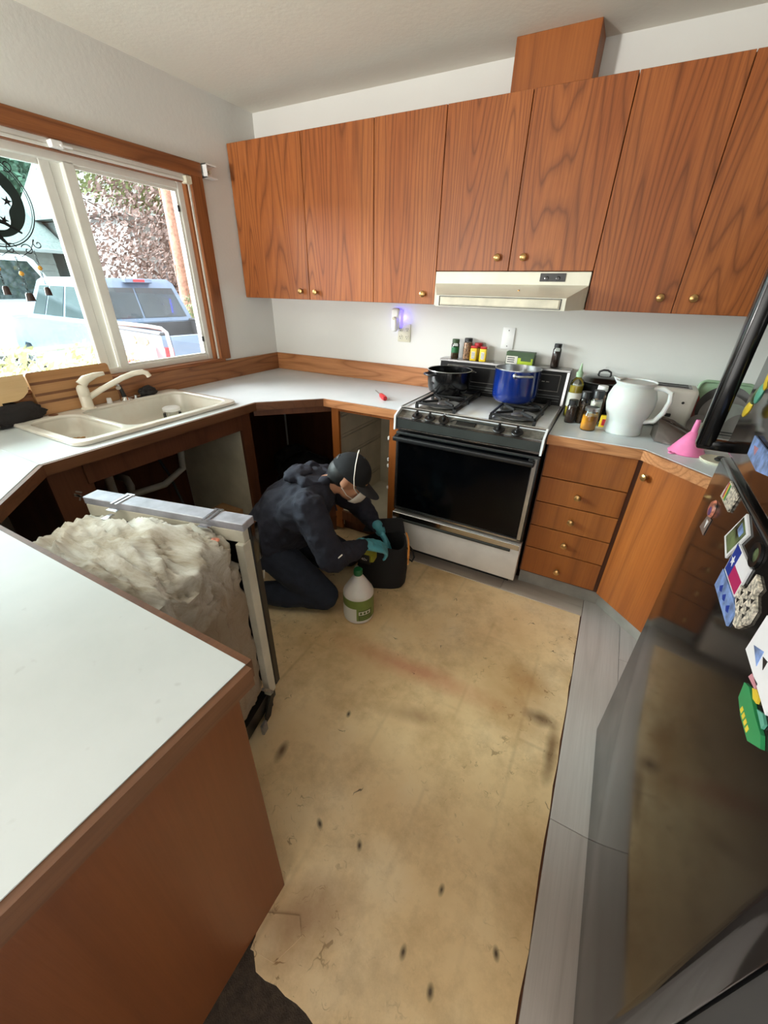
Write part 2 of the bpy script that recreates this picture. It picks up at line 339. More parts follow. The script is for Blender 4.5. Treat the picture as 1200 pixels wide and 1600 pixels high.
# ---------------------------------------------------------------- mesh builder
class MB:
    def __init__(s): s.bm = bmesh.new()
    def _add(s, t, mtx=None):
        if mtx is not None: bmesh.ops.transform(t, matrix=mtx, verts=t.verts)
        me = bpy.data.meshes.new('t'); t.to_mesh(me); t.free(); s.bm.from_mesh(me); bpy.data.meshes.remove(me); return s
    def box(s, x0, y0, z0, x1, y1, z1, bev=0, seg=2, mtx=None):
        t = bmesh.new(); bmesh.ops.create_cube(t, size=1)
        for v in t.verts: v.co = Vector(((x0 + x1) / 2 + v.co.x * abs(x1 - x0), (y0 + y1) / 2 + v.co.y * abs(y1 - y0), (z0 + z1) / 2 + v.co.z * abs(z1 - z0)))
        if bev: bmesh.ops.bevel(t, geom=t.edges[:], offset=bev, segments=seg, affect='EDGES', profile=.5)
        return s._add(t, mtx)
    def cyl(s, p0, p1, r0, r1=None, seg=20):
        r1 = r0 if r1 is None else r1; p0 = Vector(p0); p1 = Vector(p1); d = p1 - p0
        t = bmesh.new(); bmesh.ops.create_cone(t, cap_ends=True, segments=seg, radius1=r0, radius2=r1, depth=d.length)
        q = Vector((0, 0, 1)).rotation_difference(d.normalized()).to_matrix().to_4x4()
        return s._add(t, Matrix.Translation((p0 + p1) / 2) @ q)
    def ball(s, c, r, sc=(1, 1, 1), seg=3, mtx=None):
        t = bmesh.new(); bmesh.ops.create_icosphere(t, subdivisions=seg, radius=r)
        m = Matrix.Translation(Vector(c)) @ (mtx if mtx is not None else Matrix.Identity(4)) @ Matrix.Diagonal((*sc, 1))
        return s._add(t, m)
    def caps(s, p0, p1, r0, r1=None, seg=14, sub=2):
        r1 = r0 if r1 is None else r1
        s.cyl(p0, p1, r0, r1, seg); s.ball(p0, r0, seg=sub); s.ball(p1, r1, seg=sub); return s
    def lathe(s, prof, c=(0, 0, 0), axis=(0, 0, 1), seg=28, mtx=None):
        t = bmesh.new(); rings = []
        for r, z in prof:
            if r < 1e-5: rings.append([t.verts.new((0, 0, z))])
            else: rings.append([t.verts.new((r * math.cos(2 * PI * i / seg), r * math.sin(2 * PI * i / seg), z)) for i in range(seg)])
        for a, b in zip(rings, rings[1:]):
            if len(a) == len(b) == 1: continue
            for i in range(seg):
                j = (i + 1) % seg
                if len(a) == 1: t.faces.new((a[0], b[j], b[i]))
                elif len(b) == 1: t.faces.new((a[i], a[j], b[0]))
                else: t.faces.new((a[i], a[j], b[j], b[i]))
        q = Vector((0, 0, 1)).rotation_difference(Vector(axis).normalized()).to_matrix().to_4x4()
        m = Matrix.Translation(Vector(c)) @ q
        if mtx is not None: m = mtx @ m
        return s._add(t, m)
    def tube(s, pts, r, seg=8, closed=False, radii=None):
        pts = [Vector(p) for p in pts]; n = len(pts); t = bmesh.new(); rings = []; prev = None
        for i, p in enumerate(pts):
            a = pts[(i - 1) % n] if (closed or i > 0) else p; b = pts[(i + 1) % n] if (closed or i < n - 1) else p
            d = (b - a).normalized()
            if prev is None:
                x = d.orthogonal().normalized()
            else:
                x = (prev - d * prev.dot(d)); x = x.normalized() if x.length > 1e-6 else d.orthogonal().normalized()
            prev = x; y = d.cross(x); rr = radii[i] if radii else r
            rings.append([t.verts.new(p + (x * math.cos(2 * PI * k / seg) + y * math.sin(2 * PI * k / seg)) * rr) for k in range(seg)])
        m = n if closed else n - 1
        for i in range(m):
            a, b = rings[i], rings[(i + 1) % n]
            for k in range(seg): t.faces.new((a[k], a[(k + 1) % seg], b[(k + 1) % seg], b[k]))
        if not closed: t.faces.new(rings[0][::-1]); t.faces.new(rings[-1])
        return s._add(t)
    def prism(s, pts, vec):
        t = bmesh.new(); vec = Vector(vec); a = [t.verts.new(p) for p in pts]; b = [t.verts.new(Vector(p) + vec) for p in pts]
        t.faces.new(a); t.faces.new(b[::-1]); n = len(a)
        for i in range(n): t.faces.new((a[i], b[i], b[(i + 1) % n], a[(i + 1) % n]))
        bmesh.ops.recalc_face_normals(t, faces=t.faces); return s._add(t)
    def loft(s, rings, cap=True):
        t = bmesh.new(); R_ = [[t.verts.new(p) for p in r] for r in rings]; n = len(R_[0])
        for a, b in zip(R_, R_[1:]):
            for i in range(n): t.faces.new((a[i], a[(i + 1) % n], b[(i + 1) % n], b[i]))
        if cap: t.faces.new(R_[0][::-1]); t.faces.new(R_[-1])
        bmesh.ops.recalc_face_normals(t, faces=t.faces); return s._add(t)
    def quad(s, *p):
        s.bm.faces.new([s.bm.verts.new(q) for q in p]); return s
    def plate(s, splines, z0, z1, bev=0):
        cu = bpy.data.curves.new('c', 'CURVE'); cu.dimensions = '2D'; cu.fill_mode = 'BOTH'
        for pts in splines:
            sp = cu.splines.new('POLY'); sp.points.add(len(pts) - 1); sp.use_cyclic_u = True
            for q, p in zip(sp.points, pts): q.co = (p[0], p[1], 0, 1)
        cu.extrude = (z1 - z0) / 2 - bev; cu.bevel_depth = bev; cu.bevel_resolution = 2 if bev else 0
        if bev: cu.offset = -bev
        o = bpy.data.objects.new('c', cu); COL.objects.link(o); dg = bpy.context.evaluated_depsgraph_get()
        me = bpy.data.meshes.new_from_object(o.evaluated_get(dg)); t = bmesh.new(); t.from_mesh(me)
        bpy.data.meshes.remove(me); bpy.data.objects.remove(o); bpy.data.curves.remove(cu)
        bmesh.ops.remove_doubles(t, verts=t.verts, dist=1e-5)
        return s._add(t, Matrix.Translation((0, 0, (z0 + z1) / 2)))
    def xf(s, mtx): bmesh.ops.transform(s.bm, matrix=mtx, verts=s.bm.verts); return s

def wm(o):
    m = Matrix.Identity(4)
    while o is not None:
        m = Matrix.Translation(o.location) @ o.rotation_euler.to_matrix().to_4x4() @ m; o = o.parent
    return m
def part(name, mb, mat, parent=None, local=False, ang=35, label=None, kind=None):
    me = bpy.data.meshes.new(name)
    if parent is not None and not local: mb.xf(wm(parent).inverted())
    org = None
    if parent is None:
        xs = [v.co for v in mb.bm.verts]
        org = Vector(((min(v.x for v in xs) + max(v.x for v in xs)) / 2, (min(v.y for v in xs) + max(v.y for v in xs)) / 2, min(v.z for v in xs)))
        mb.xf(Matrix.Translation(-org))
    mb.bm.normal_update()
    mb.bm.to_mesh(me); mb.bm.free()
    if ang:
        me.shade_smooth(); me.set_sharp_from_angle(angle=math.radians(ang))
    me.materials.append(M[mat] if isinstance(mat, str) else mat)
    o = bpy.data.objects.new(name, me); COL.objects.link(o)
    if parent is not None: o.parent = parent
    else: o.location = org
    if label: o['label'] = label
    if kind: o['kind'] = kind
    return o
def tag(o, label, cat, group=None, kind=None):
    o['label'] = label; o['category'] = cat
    if group: o['group'] = group
    if kind: o['kind'] = kind
    return o
def thing(name, label, cat, loc=(0, 0, 0), rz=0, group=None, rot=None):
    o = bpy.data.objects.new(name, None); o.empty_display_size = .05; COL.objects.link(o)
    o.location = loc; o.rotation_euler = rot if rot else (0, 0, rz); return tag(o, label, cat, group)
def one(name, mb, mat, label, cat, group=None, ang=35): return tag(part(name, mb, mat, ang=ang), label, cat, group)
def struct(name, mb, mat, ang=0, label=None):
    o = part(name, mb, mat, ang=ang, kind='structure')
    if label: o['label'] = label
    return o
def dup(root, loc, label=None, rz=None):
    def cp(o, par):
        c = o.copy(); COL.objects.link(c); c.parent = par
        for ch in [x for x in bpy.data.objects if x.parent == o]: cp(ch, c)
        return c
    r = cp(root, None); r.location = loc
    if rz is not None: r.rotation_euler = (0, 0, rz)
    if label: r['label'] = label
    return r
def rrect(x0, y0, x1, y1, r, n=6):
    pts = []
    for cx, cy, a in ((x1 - r, y1 - r, 0), (x0 + r, y1 - r, 90), (x0 + r, y0 + r, 180), (x1 - r, y0 + r, 270)):
        for i in range(n + 1):
            t = math.radians(a + 90 * i / n); pts.append((cx + r * math.cos(t), cy + r * math.sin(t)))
    return pts
def text(name, body, size, mat, parent, mtx, ext=.0004):
    cu = bpy.data.curves.new(name, 'FONT'); cu.body = body; cu.size = size; cu.extrude = ext; cu.align_x = 'CENTER'; cu.align_y = 'CENTER'
    o = bpy.data.objects.new(name, cu); COL.objects.link(o); dg = bpy.context.evaluated_depsgraph_get()
    me = bpy.data.meshes.new_from_object(o.evaluated_get(dg)); bpy.data.objects.remove(o); bpy.data.curves.remove(cu)
    mb = MB(); mb.bm.from_mesh(me); bpy.data.meshes.remove(me); mb.xf(mtx)
    return part(name, mb, mat, parent)

# ---------------------------------------------------------------- room shell
H = 2.4165; XR = 3.54; YR = -5.7
WY0, WY1, WZ0, WZ1 = -2.3, -.557, 1.045, 2.018       # kitchen window opening
struct('wall_back', MB().box(-.14, 0, 0, XR + .12, .12, H), 'wall')
wl = MB()
wl.box(-.14, WY1, 0, 0, 0, H); wl.box(-.14, WY0, 0, 0, WY1, WZ0); wl.box(-.14, WY0, WZ1, 0, WY1, H); wl.box(-.14, -3.45, 0, 0, WY0, H); wl.box(-.14, YR, 0, 0, -5.25, H); wl.box(-.14, -5.25, 2.1, 0, -3.45, H)  # rear opening is assumed, left for the unseen patio door
struct('wall_left', wl, 'wall')
struct('wall_right', MB().box(XR, YR, 0, XR + .12, 0, H), 'wall')
wr = MB(); wr.box(0, YR - .12, 0, XR, YR, H)
M['wall_tan'] = wallmat('tan_painted_wall', (128, 112, 96)); struct('wall_rear', wr, 'wall_tan')
struct('ceiling', MB().box(-.14, YR - .12, H, XR + .12, .12, H + .1), 'ceil')
floor = struct('floor', MB().box(-.14, YR - .12, -.12, XR + .12, .12, -.006), 'dark_wood')
# worn vinyl sheet with a ragged edge
ed = [(.02, -.02), (1.5, -.02), (1.5, -.672), (2.525, -.676)]
y = -.9
while y > -2.4:
    ed.append((2.528 + random.uniform(-.004, .004), y)); y -= .09
ed += [(2.53, -2.43)]
x = 2.45
while x > 1.93:
    ed.append((x, -2.425 + random.uniform(-.008, .006))); x -= .03
ed += [(1.905, -2.405), (1.885, -2.37), (1.87, -2.36), (.02, -2.36)]
part('vinyl_sheet', MB().prism([(a, b, -.006) for a, b in ed], (0, 0, .006)), 'vinyl', floor, ang=0)
# a lifted flap of backing next to the peninsula
part('torn_flap', MB().prism([(1.885, -2.34, .0), (1.97, -2.30, .0), (2.0, -2.33, .0), (1.97, -2.40, .0), (1.90, -2.41, .0)], (0, 0, .0025)), 'vinyl', floor, ang=0)
part('carpet', MB().box(0, YR, -.006, XR, -2.36, -.001), 'carpet', floor, ang=0)
# grey planks, joints left as shallow gaps
def plank(x0, y0, x1, y1, m): part('plank', MB().box(x0 + .0008, y0 + .0008, -.006, x1 - .0008, y1 - .0008, .004, .001, 1), m, floor, ang=0)
for i, x0 in enumerate((2.531, 2.711, 2.891, 3.071, 3.251)):
    cuts = [[0, -.53, -1.73, -2.93], [0, -.9, -2.1, -3.0], [0, -.6, -1.8, -3.0], [0, -1.1, -2.3], [0, -.8, -2.0]][i]
    for a, b in zip(cuts, cuts[1:]): plank(x0, b, x0 + .18, a, 'plank')
for a, b in ((1.5, 2.1), (2.1, 2.53)): plank(a, -.676, b, -.50, 'plank_x')
# backsplash boards
struct('trim_1', MB().box(.02, -.02, .914, 1.39, 0, 1.031, .002, 1), 'oak_x', label='oak backsplash board along the back wall')
struct('trim_2', MB().box(0, -2.9, .914, .02, 0, 1.031, .002, 1), 'oak_y', label='oak backsplash board below the window')

# kitchen window
win = struct('window_1', MB().box(-.105, WY0, WZ0, -.035, WY0 + .03, WZ1), 'vinyl_frame')
c = MB(); c.box(0, WY1 - .012, WZ0, .02, WY1 + .072, 2.082, .003, 1)
part('casing', c, 'trim_z', win)
c = MB(); c.box(0, WY0, WZ1 - .002, .021, WY1 + .072, 2.084, .003, 1); part('casing', c, 'trim_y', win)
part('sill', MB().box(-.10, WY0, 1.031, .026, WY1 + .02, 1.05, .003, 1), 'trim_y', win)
c = MB(); c.box(-.022, WY1 - .02, WZ0, 0, WY1, WZ1); part('liner', c, 'vinyl_frame', win)
c = MB(); c.box(-.022, WY0, WZ1 - .02, 0, WY1 - .02, WZ1); part('liner', c, 'vinyl_frame', win)
c = MB(); c.box(-.036, WY1 - .034, WZ0, -.006, WY1 - .018, WZ1 - .02); part('jamb_stop', c, 'trim_z', win)
c = MB(); c.box(-.036, WY0, WZ1 - .036, -.006, WY1 - .03, WZ1 - .019); part('jamb_stop', c, 'trim_y', win)
c = MB(); c.box(-.10, WY1 - .068, WZ0 + .004, -.036, WY1 - .03, WZ1 - .03, .003, 1); c.box(-.10, WY0, WZ1 - .068, -.036, WY1 - .07, WZ1 - .034, .003, 1)
c.box(-.10, WY0, WZ0 + .004, -.036, WY1 - .07, WZ0 + .034, .003, 1); part('vinyl_frame', c, 'vinyl_frame', win)
c = MB(); c.box(-.062, -1.215, WZ0 + .03, -.036, -1.165, WZ1 - .06, .003, 1); part('sash_stile', c, 'vinyl_frame', win)
c = MB(); c.box(-.09, -1.300, WZ0 + .03, -.064, -1.255, WZ1 - .06, .003, 1); c.box(-.09, -1.255, WZ0 + .03, -.066, -1.21, WZ1 - .06, .002, 1); part('sash_stile', c, 'vinyl_frame', win)
c = MB(); c.box(-.085, WY0 + .03, WZ0 + .03, -.066, -1.3, WZ0 + .05, .002, 1); c.box(-.085, WY0 + .03, WZ1 - .088, -.066, -1.3, WZ1 - .066, .002, 1); part('sash_rail', c, 'vinyl_frame', win)
c = MB(); c.box(-.058, -1.165, WZ0 + .034, -.044, WY1 - .068, WZ0 + .046); c.box(-.058, -1.165, WZ1 - .08, -.044, WY1 - .068, WZ1 - .068); c.box(-.058, WY1 - .082, WZ0 + .046, -.044, WY1 - .068, WZ1 - .08); part('glazing_bead', c, 'vinyl_frame', win)
part('pane', MB().box(-.055, -1.166, WZ0 + .04, -.051, WY1 - .08, WZ1 - .07), 'glass', win)
part('pane', MB().box(-.079, WY0 + .03, WZ0 + .045, -.075, -1.29, WZ1 - .08), 'glass_cyan', win)
for z in (1.16, 1.845): part('latch', MB().box(-.046, WY1 - .088, z, -.036, WY1 - .076, z + .03, .002, 1), 'screen_black', win)
# blind brackets and white headrail
hr = thing('blind_headrail', 'thin white blind headrail screwed under the top window casing', 'blind rail', (.01, -1.4, 1.99))
part('rail', MB().box(-.02, WY0, 1.985, .004, -.60, 1.997, .002, 1), 'vinyl_frame', hr)
b_ = MB(); b_.box(-.02, -1.275, 1.985, .03, -1.225, 2.012, .004, 1); b_.box(.02, -1.24, 1.992, .035, -1.19, 2.0, .002, 1); part('bracket', b_, 'plastic_white', hr)
b_ = MB(); b_.box(-.02, -.605, 1.975, .02, -.562, 2.012, .004, 1); part('bracket', b_, 'ivory', hr)
t = thing('blind_bracket', 'small white square blind bracket on the wall beside the window corner', 'bracket', (0, -.43, 2.04))
b_ = MB(); b_.box(0, -.475, 2.02, .05, -.47, 2.085, .001, 1); b_.box(0, -.475, 2.02, .006, -.40, 2.085, .001, 1); b_.box(0, -.475, 2.078, .05, -.40, 2.085, .001, 1); b_.box(0, -.475, 2.02, .05, -.40, 2.027, .001, 1); part('housing', b_, 'plastic_white', t)
part('pin', MB().cyl((.006, -.437, 2.05), (.035, -.437, 2.05), .008), 'ivory', t)

# ---------------------------------------------------------------- upper cabinets
UD = .2556; ZT = 2.218; ZB = 1.411; ZH = 1.570
def knob(cx, cy, cz, parent, axis=(0, -1, 0)):
    part('knob', MB().lathe([(0, -.002), (.010, -.002), (.007, .004), (.0065, .012), (.0145, .016), (.0165, .021), (.0145, .026), (.008, .029), (0, .030)], (cx, cy, cz), axis, 20), 'brass', parent)
def upper(name_label, x0, x1, zb, doors):
    t = thing('upper_cabinet', name_label, 'cabinet', ((x0 + x1) / 2, -.12, zb), group='oak wall cabinets along the back wall')
    c = MB(); c.box(x0 + .001, -UD + .02, zb + .001, x1 - .001, -.001, ZT - .002); part('carcass', c, 'oak_low', t)
    for a, b, kx, kz in doors:
        d = part('door', MB().box(a + .0018, -UD, zb + .002, b - .0018, -UD + .019, ZT, .0012, 1), 'oak', t)
        knob(kx, -UD, kz, d)
    return t
X1, X2, X3, X4, X5, X6 = .555, 1.018, 1.402, 1.781, 2.165, 2.514
upper('leftmost oak wall cabinet with two doors, in the corner by the window', .004, X2, ZB, [(.004, X1, .495, 1.459), (X1, X2, .61, 1.456)])
upper('single door oak wall cabinet just left of the range hood', X2, X3, ZB, [(X2, X3, 1.337, 1.462)])
upper('short oak wall cabinet with two doors directly above the range hood', X3, X5, ZH, [(X3, X4, 1.723, 1.627), (X4, X5, 1.848, 1.627)])
upper('oak wall cabinet with two doors right of the range hood', X5, 2.87, ZB, [(X5, X6, 2.456, 1.472), (X6, 2.87, 2.576, 1.473)])
upper('rightmost oak wall cabinet, its door cut off by the picture edge', 2.87, XR, ZB, [(2.87, 3.2, 3.14, 1.47), (3.2, 3.53, 3.26, 1.47)])
one('vent_chase', MB().box(1.655, -.165, ZT, 1.985, 0, H, .002, 1), 'oak_low', 'boxed oak duct cover standing on the cabinets up to the ceiling', 'duct cover')

# range hood
t = thing('range_hood', 'almond coloured range hood under the short oak cabinet', 'range hood', (1.78, -.2, 1.41))
def rect(x0, x1, y, z0, z1): return [(x0, y, z0), (x1, y, z0), (x1, y, z1), (x0, y, z1)]
c = MB(); c.box(X3 + .003, -.262, 1.512, X5 - .003, -.005, ZH - .002, .002, 1)
c.prism([(X3 + .003, -.262, 1.513), (X5 - .003, -.262, 1.513), (2.10, -.45, 1.462), (1.492, -.45, 1.462)], (0, 0, .001))
c.loft([[(X3 + .003, -.262, 1.413), (X5 - .003, -.262, 1.413), (X5 - .003, -.262, 1.513), (X3 + .003, -.262, 1.513)], [(1.492, -.45, 1.413), (2.10, -.45, 1.413), (2.10, -.45, 1.463), (1.492, -.45, 1.463)]])
c.box(X3 + .003, -.262, 1.413, X5 - .003, -.005, 1.513); part('hood_body', c, 'almond', t, ang=20)
c = MB(); c.box(1.515, -.456, 1.42, 2.075, -.45, 1.455, .003, 1); lens = part('light_lens', c, 'grime', t)
c = MB()
for a in ((1.508, 1.512, 1.416, 1.459), (2.078, 2.082, 1.416, 1.459)): c.box(a[0], -.4525, a[2], a[1], -.449, a[3])
c.box(1.508, -.4525, 1.456, 2.082, -.449, 1.459); c.box(1.508, -.4525, 1.416, 2.082, -.449, 1.4185); part('lens_seam', c, 'slot', t)
cp = part('control_panel', MB().box(1.94, -.266, 1.528, 2.055, -.262, 1.562, .001, 1), 'black_satin', t)
for x in (1.97, 2.022): part('knob', MB().lathe([(0, 0), (.009, 0), (.008, .008), (0, .009)], (x, -.266, 1.542), (0, -1, 0), 16), 'black_gloss', cp)
part('screw', MB().lathe([(0, 0), (.006, 0), (.005, .004), (0, .005)], (1.87, -.36, 1.487), (0, -.3, 1), 12), 'brass', t)

# ---------------------------------------------------------------- wall fittings
t = thing('wall_outlet', 'ivory double outlet plate on the wall left of the range', 'outlet', (1.11, 0, 1.18))
op = part('cover_plate', MB().box(1.062, -.007, 1.180, 1.152, 0, 1.288, .003, 2), 'ivory', t)
for cx in (1.084, 1.130):
    for cz in (1.208, 1.255):
        s_ = MB(); s_.lathe([(0, 0), (.015, 0), (.015, .003), (0, .003)], (cx, -.007, cz), (0, -1, 0), 20); f_ = part('socket', s_, 'ivory', op)
        s_ = MB(); s_.box(cx - .007, -.0108, cz, cx - .0045, -.0098, cz + .008); s_.box(cx + .0045, -.0108, cz, cx + .007, -.0098, cz + .008); s_.cyl((cx, -.0108, cz - .007), (cx, -.0098, cz - .007), .0028, seg=8)
        part('slots', s_, 'slot', op, ang=0)
t = thing('night_light', 'white plug-in night light glowing blue above the ivory outlet', 'night light', (1.07, -.03, 1.24))
part('light_body', MB().box(1.030, -.055, 1.255, 1.088, -.011, 1.378, .018, 4), 'plastic_white', t)
part('lens', MB().box(1.036, -.010, 1.262, 1.094, -.006, 1.370, .0015, 1), 'blue_light', t)
part('plug', MB().box(1.045, -.075, 1.243, 1.082, -.04, 1.33, .014, 3), 'plastic_white', t)
part('sensor', MB().cyl((1.062, -.076, 1.32), (1.062, -.072, 1.32), .009), 'ivory', t)
bl = bpy.data.lights.new('night_light_glow', 'POINT'); bl.energy = .09; bl.color = (.16, .12, 1); bl.shadow_soft_size = .01
blo = bpy.data.objects.new('night_light_glow', bl); COL.objects.link(blo); blo.location = (1.108, -.022, 1.325)
t = thing('blank_wall_plate', 'white blank cover plate on the wall above the range', 'wall plate', (1.78, 0, 1.187))
pl = part('cover_plate', MB().box(1.742, -.007, 1.187, 1.812, 0, 1.303, .003, 2), 'plastic_white', t)
for z in (1.203, 1.287): part('screw', MB().lathe([(0, 0), (.003, 0), (.002, .001), (0, .001)], (1.777, -.007, z), (0, -1, 0), 10), 'slot', pl)

# ---------------------------------------------------------------- countertops
CZ = .914
M['edge_dark'] = wood('worn_oak_edge', (104, 66, 42), (72, 42, 26), (118, 78, 52), 'y', lines=12, wide=6, contrast=.6)
def edge(parent, pts, m=None):
    for a, b in zip(pts, pts[1:]):
        a = Vector((*a, 0)); b = Vector((*b, 0)); d = (b - a).normalized(); n = Vector((d.y, -d.x, 0)) * .014
        mm = 'oak_y' if abs(d.y) > abs(d.x) else 'oak_x'
        part('edge_band', MB().prism([a + Vector((0, 0, .870)), b + Vector((0, 0, .870)), b + n + Vector((0, 0, .870)), a + n + Vector((0, 0, .870))], (0, 0, .042)), m or mm, parent, ang=0)
ct = thing('countertop', 'white laminate countertop running from the sink round the corner to the range', 'countertop', (.4, -.8, .87))
hole = rrect(.055, -1.80, .545, -1.01, .05)[::-1]
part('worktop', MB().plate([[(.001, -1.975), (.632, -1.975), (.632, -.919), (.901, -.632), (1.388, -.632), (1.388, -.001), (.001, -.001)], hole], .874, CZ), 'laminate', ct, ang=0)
edge(ct, [(.632, -1.975), (.632, -.919), (.901, -.632)], 'edge_dark'); edge(ct, [(.901, -.632), (1.388, -.632)])
ct = thing('peninsula_countertop', 'large white laminate peninsula top in the left foreground', 'countertop', (1.2, -2.5, .87))
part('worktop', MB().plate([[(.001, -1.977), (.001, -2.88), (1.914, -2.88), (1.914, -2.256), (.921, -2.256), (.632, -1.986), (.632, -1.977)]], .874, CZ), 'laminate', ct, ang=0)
edge(ct, [(1.914, -2.88), (1.914, -2.256), (.921, -2.256), (.632, -1.98)], 'edge_dark')
ct = thing('side_countertop', 'white laminate countertop between the range and the black fridge', 'countertop', (2.8, -.4, .87))
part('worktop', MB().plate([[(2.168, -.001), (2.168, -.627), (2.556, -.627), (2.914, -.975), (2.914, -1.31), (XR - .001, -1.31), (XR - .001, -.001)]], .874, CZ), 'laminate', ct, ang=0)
edge(ct, [(2.168, -.627), (2.556, -.627), (2.914, -.975), (2.914, -1.31)])
for ob in (o for o in bpy.data.objects if o.name.startswith('edge_band')): pass

# ---------------------------------------------------------------- lower cabinets, right
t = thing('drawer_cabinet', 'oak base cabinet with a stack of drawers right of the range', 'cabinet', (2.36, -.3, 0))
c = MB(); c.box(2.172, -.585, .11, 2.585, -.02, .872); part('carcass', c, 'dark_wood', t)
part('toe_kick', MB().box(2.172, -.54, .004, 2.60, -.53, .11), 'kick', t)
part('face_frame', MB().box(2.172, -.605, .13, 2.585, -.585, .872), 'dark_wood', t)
for i, (za, zb) in enumerate(((.705, .866), (.570, .702), (.432, .567), (.298, .429), (.138, .295))):
    d = part('drawer_front', MB().box(2.178, -.622, za + .001, 2.548, -.605, zb - .001, .0015, 1), 'oak_low_x', t, label='plain top panel without a knob' if i == 0 else None)
    if i: knob(2.358, -.622, (za + zb) / 2 - (.0 if i < 4 else .02), d)
t = thing('corner_cabinet', 'diagonal oak corner base cabinet with one tall door by the fridge', 'cabinet', (2.75, -.5, 0))
dv = Vector((1, -1, 0)).normalized(); nv = Vector((-1, -1, 0)).normalized()
A = Vector((2.573, -.600, 0)); B = A + dv * .47
part('carcass', MB().prism([(2.59, -.56, .11), (2.59, -.02, .11), (XR - .02, -.02, .11), (XR - .02, -1.28, .11), (2.93, -1.28, .11), (2.93, -.94, .11)], (0, 0, .76)), 'dark_wood', t, ang=0)
a0 = A + dv * .008; b0 = A + dv * .45
d = part('door', MB().prism([a0 + Vector((0, 0, .128)), b0 + Vector((0, 0, .128)), b0 + nv * .018 + Vector((0, 0, .128)), a0 + nv * .018 + Vector((0, 0, .128))], (0, 0, .738)), 'oak_low', t, ang=0)
kp = A + dv * .05 + nv * .018; knob(kp.x, kp.y, .803, d, nv)
part('toe_kick', MB().prism([(2.60, -.53, .004), (2.96, -.88, .004), (2.95, -.89, .004), (2.59, -.54, .004)], (0, 0, .1)), 'kick', t, ang=0)

# ---------------------------------------------------------------- lower cabinets, left (doors and drawers removed)
t = thing('open_drawer_cabinet', 'open oak base cabinet with its drawers removed, left of the range', 'cabinet', (1.16, -.3, 0))
part('stile', MB().box(.935, -.61, .03, .985, -.59, .872, .001, 1), 'oak_low', t)
part('stile', MB().box(1.330, -.61, .03, 1.386, -.59, .872, .001, 1), 'oak_low', t)
part('rail', MB().box(.985, -.61, .845, 1.33, -.59, .872), 'oak_low', t)
part('rail', MB().box(.985, -.61, .10, 1.33, -.59, .165, .001, 1), 'dark_wood', t)
part('side_panel', MB().box(.955, -.59, .03, .965, -.03, .872), 'cream', t)
part('side_panel', MB().box(1.368, -.59, .03, 1.384, -.03, .872), 'oak_low', t)
part('back_panel', MB().box(.965, -.04, .10, 1.368, -.03, .872), 'cream', t)
part('bottom_panel', MB().box(.965, -.59, .15, 1.368, -.04, .165), 'cream', t)
part('toe_kick', MB().box(.94, -.55, 0, 1.386, -.54, .1), 'dark_wood', t)
for z in (.79, .655, .52, .27):
    r_ = MB(); r_.box(.9655, -.585, z, .972, -.06, z + .006); r_.box(.9655, -.585, z + .022, .969, -.06, z + .026)
    r_.lathe([(0, 0), (.009, 0), (.009, .006), (0, .007)], (.966, -.565, z + .013), (1, 0, 0), 14); part('slide_rail', r_, 'rail_metal', t)
for z in (.73, .60, .56, .42): part('slide_clip', MB().box(1.322, -.614, z, 1.332, -.60, z + .018, .001, 1), 'plastic_white', t)

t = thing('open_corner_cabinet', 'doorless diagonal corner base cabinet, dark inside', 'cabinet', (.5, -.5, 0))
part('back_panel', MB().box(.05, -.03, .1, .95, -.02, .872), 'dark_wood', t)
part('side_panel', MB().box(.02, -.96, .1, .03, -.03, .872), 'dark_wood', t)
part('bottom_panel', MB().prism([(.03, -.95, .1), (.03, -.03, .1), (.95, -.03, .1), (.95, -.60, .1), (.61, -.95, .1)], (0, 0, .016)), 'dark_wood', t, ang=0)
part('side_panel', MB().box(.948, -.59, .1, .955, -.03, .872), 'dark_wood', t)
dq = Vector((.934 - .605, -.61 + .94, 0)).normalized(); nq = Vector((dq.y, -dq.x, 0))
p0 = Vector((.600, -.945, 0)); p1 = Vector((.935, -.605, 0))
def pan(a, b, n, z0, z1, th=.018): return MB().prism([a + Vector((0, 0, z0)), b + Vector((0, 0, z0)), b - n * th + Vector((0, 0, z0)), a - n * th + Vector((0, 0, z0))], (0, 0, z1 - z0))
part('rail', pan(p0 + dq * .03, p1, nq, .835, .872), 'dark_wood', t, ang=0)
part('toe_board', pan(p0, p1, nq, .0, .1), 'dark_wood', t, ang=0)

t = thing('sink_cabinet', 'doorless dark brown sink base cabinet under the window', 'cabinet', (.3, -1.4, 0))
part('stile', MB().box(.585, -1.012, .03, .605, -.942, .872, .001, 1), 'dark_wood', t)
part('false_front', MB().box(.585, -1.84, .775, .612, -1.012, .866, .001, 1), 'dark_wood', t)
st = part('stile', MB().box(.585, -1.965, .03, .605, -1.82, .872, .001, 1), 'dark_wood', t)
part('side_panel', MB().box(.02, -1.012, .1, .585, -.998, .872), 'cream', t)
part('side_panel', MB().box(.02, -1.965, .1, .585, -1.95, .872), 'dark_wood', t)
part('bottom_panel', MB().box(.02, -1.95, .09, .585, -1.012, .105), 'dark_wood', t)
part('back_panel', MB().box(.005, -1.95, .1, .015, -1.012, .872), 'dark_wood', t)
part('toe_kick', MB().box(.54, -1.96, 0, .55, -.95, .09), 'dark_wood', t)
tp = MB()
for i in range(5):
    a = random.uniform(-1, 1); cy, cz = -1.895 + random.uniform(-.02, .02), .745 + random.uniform(-.03, .03)
    tp.box(.6052, cy - .012, cz - .003, .6058, cy + .012, cz + .003, mtx=Matrix.Translation((.605, cy, cz)) @ Matrix.Rotation(a * 1.5, 4, 'X') @ Matrix.Translation((-.605, -cy, -cz)))
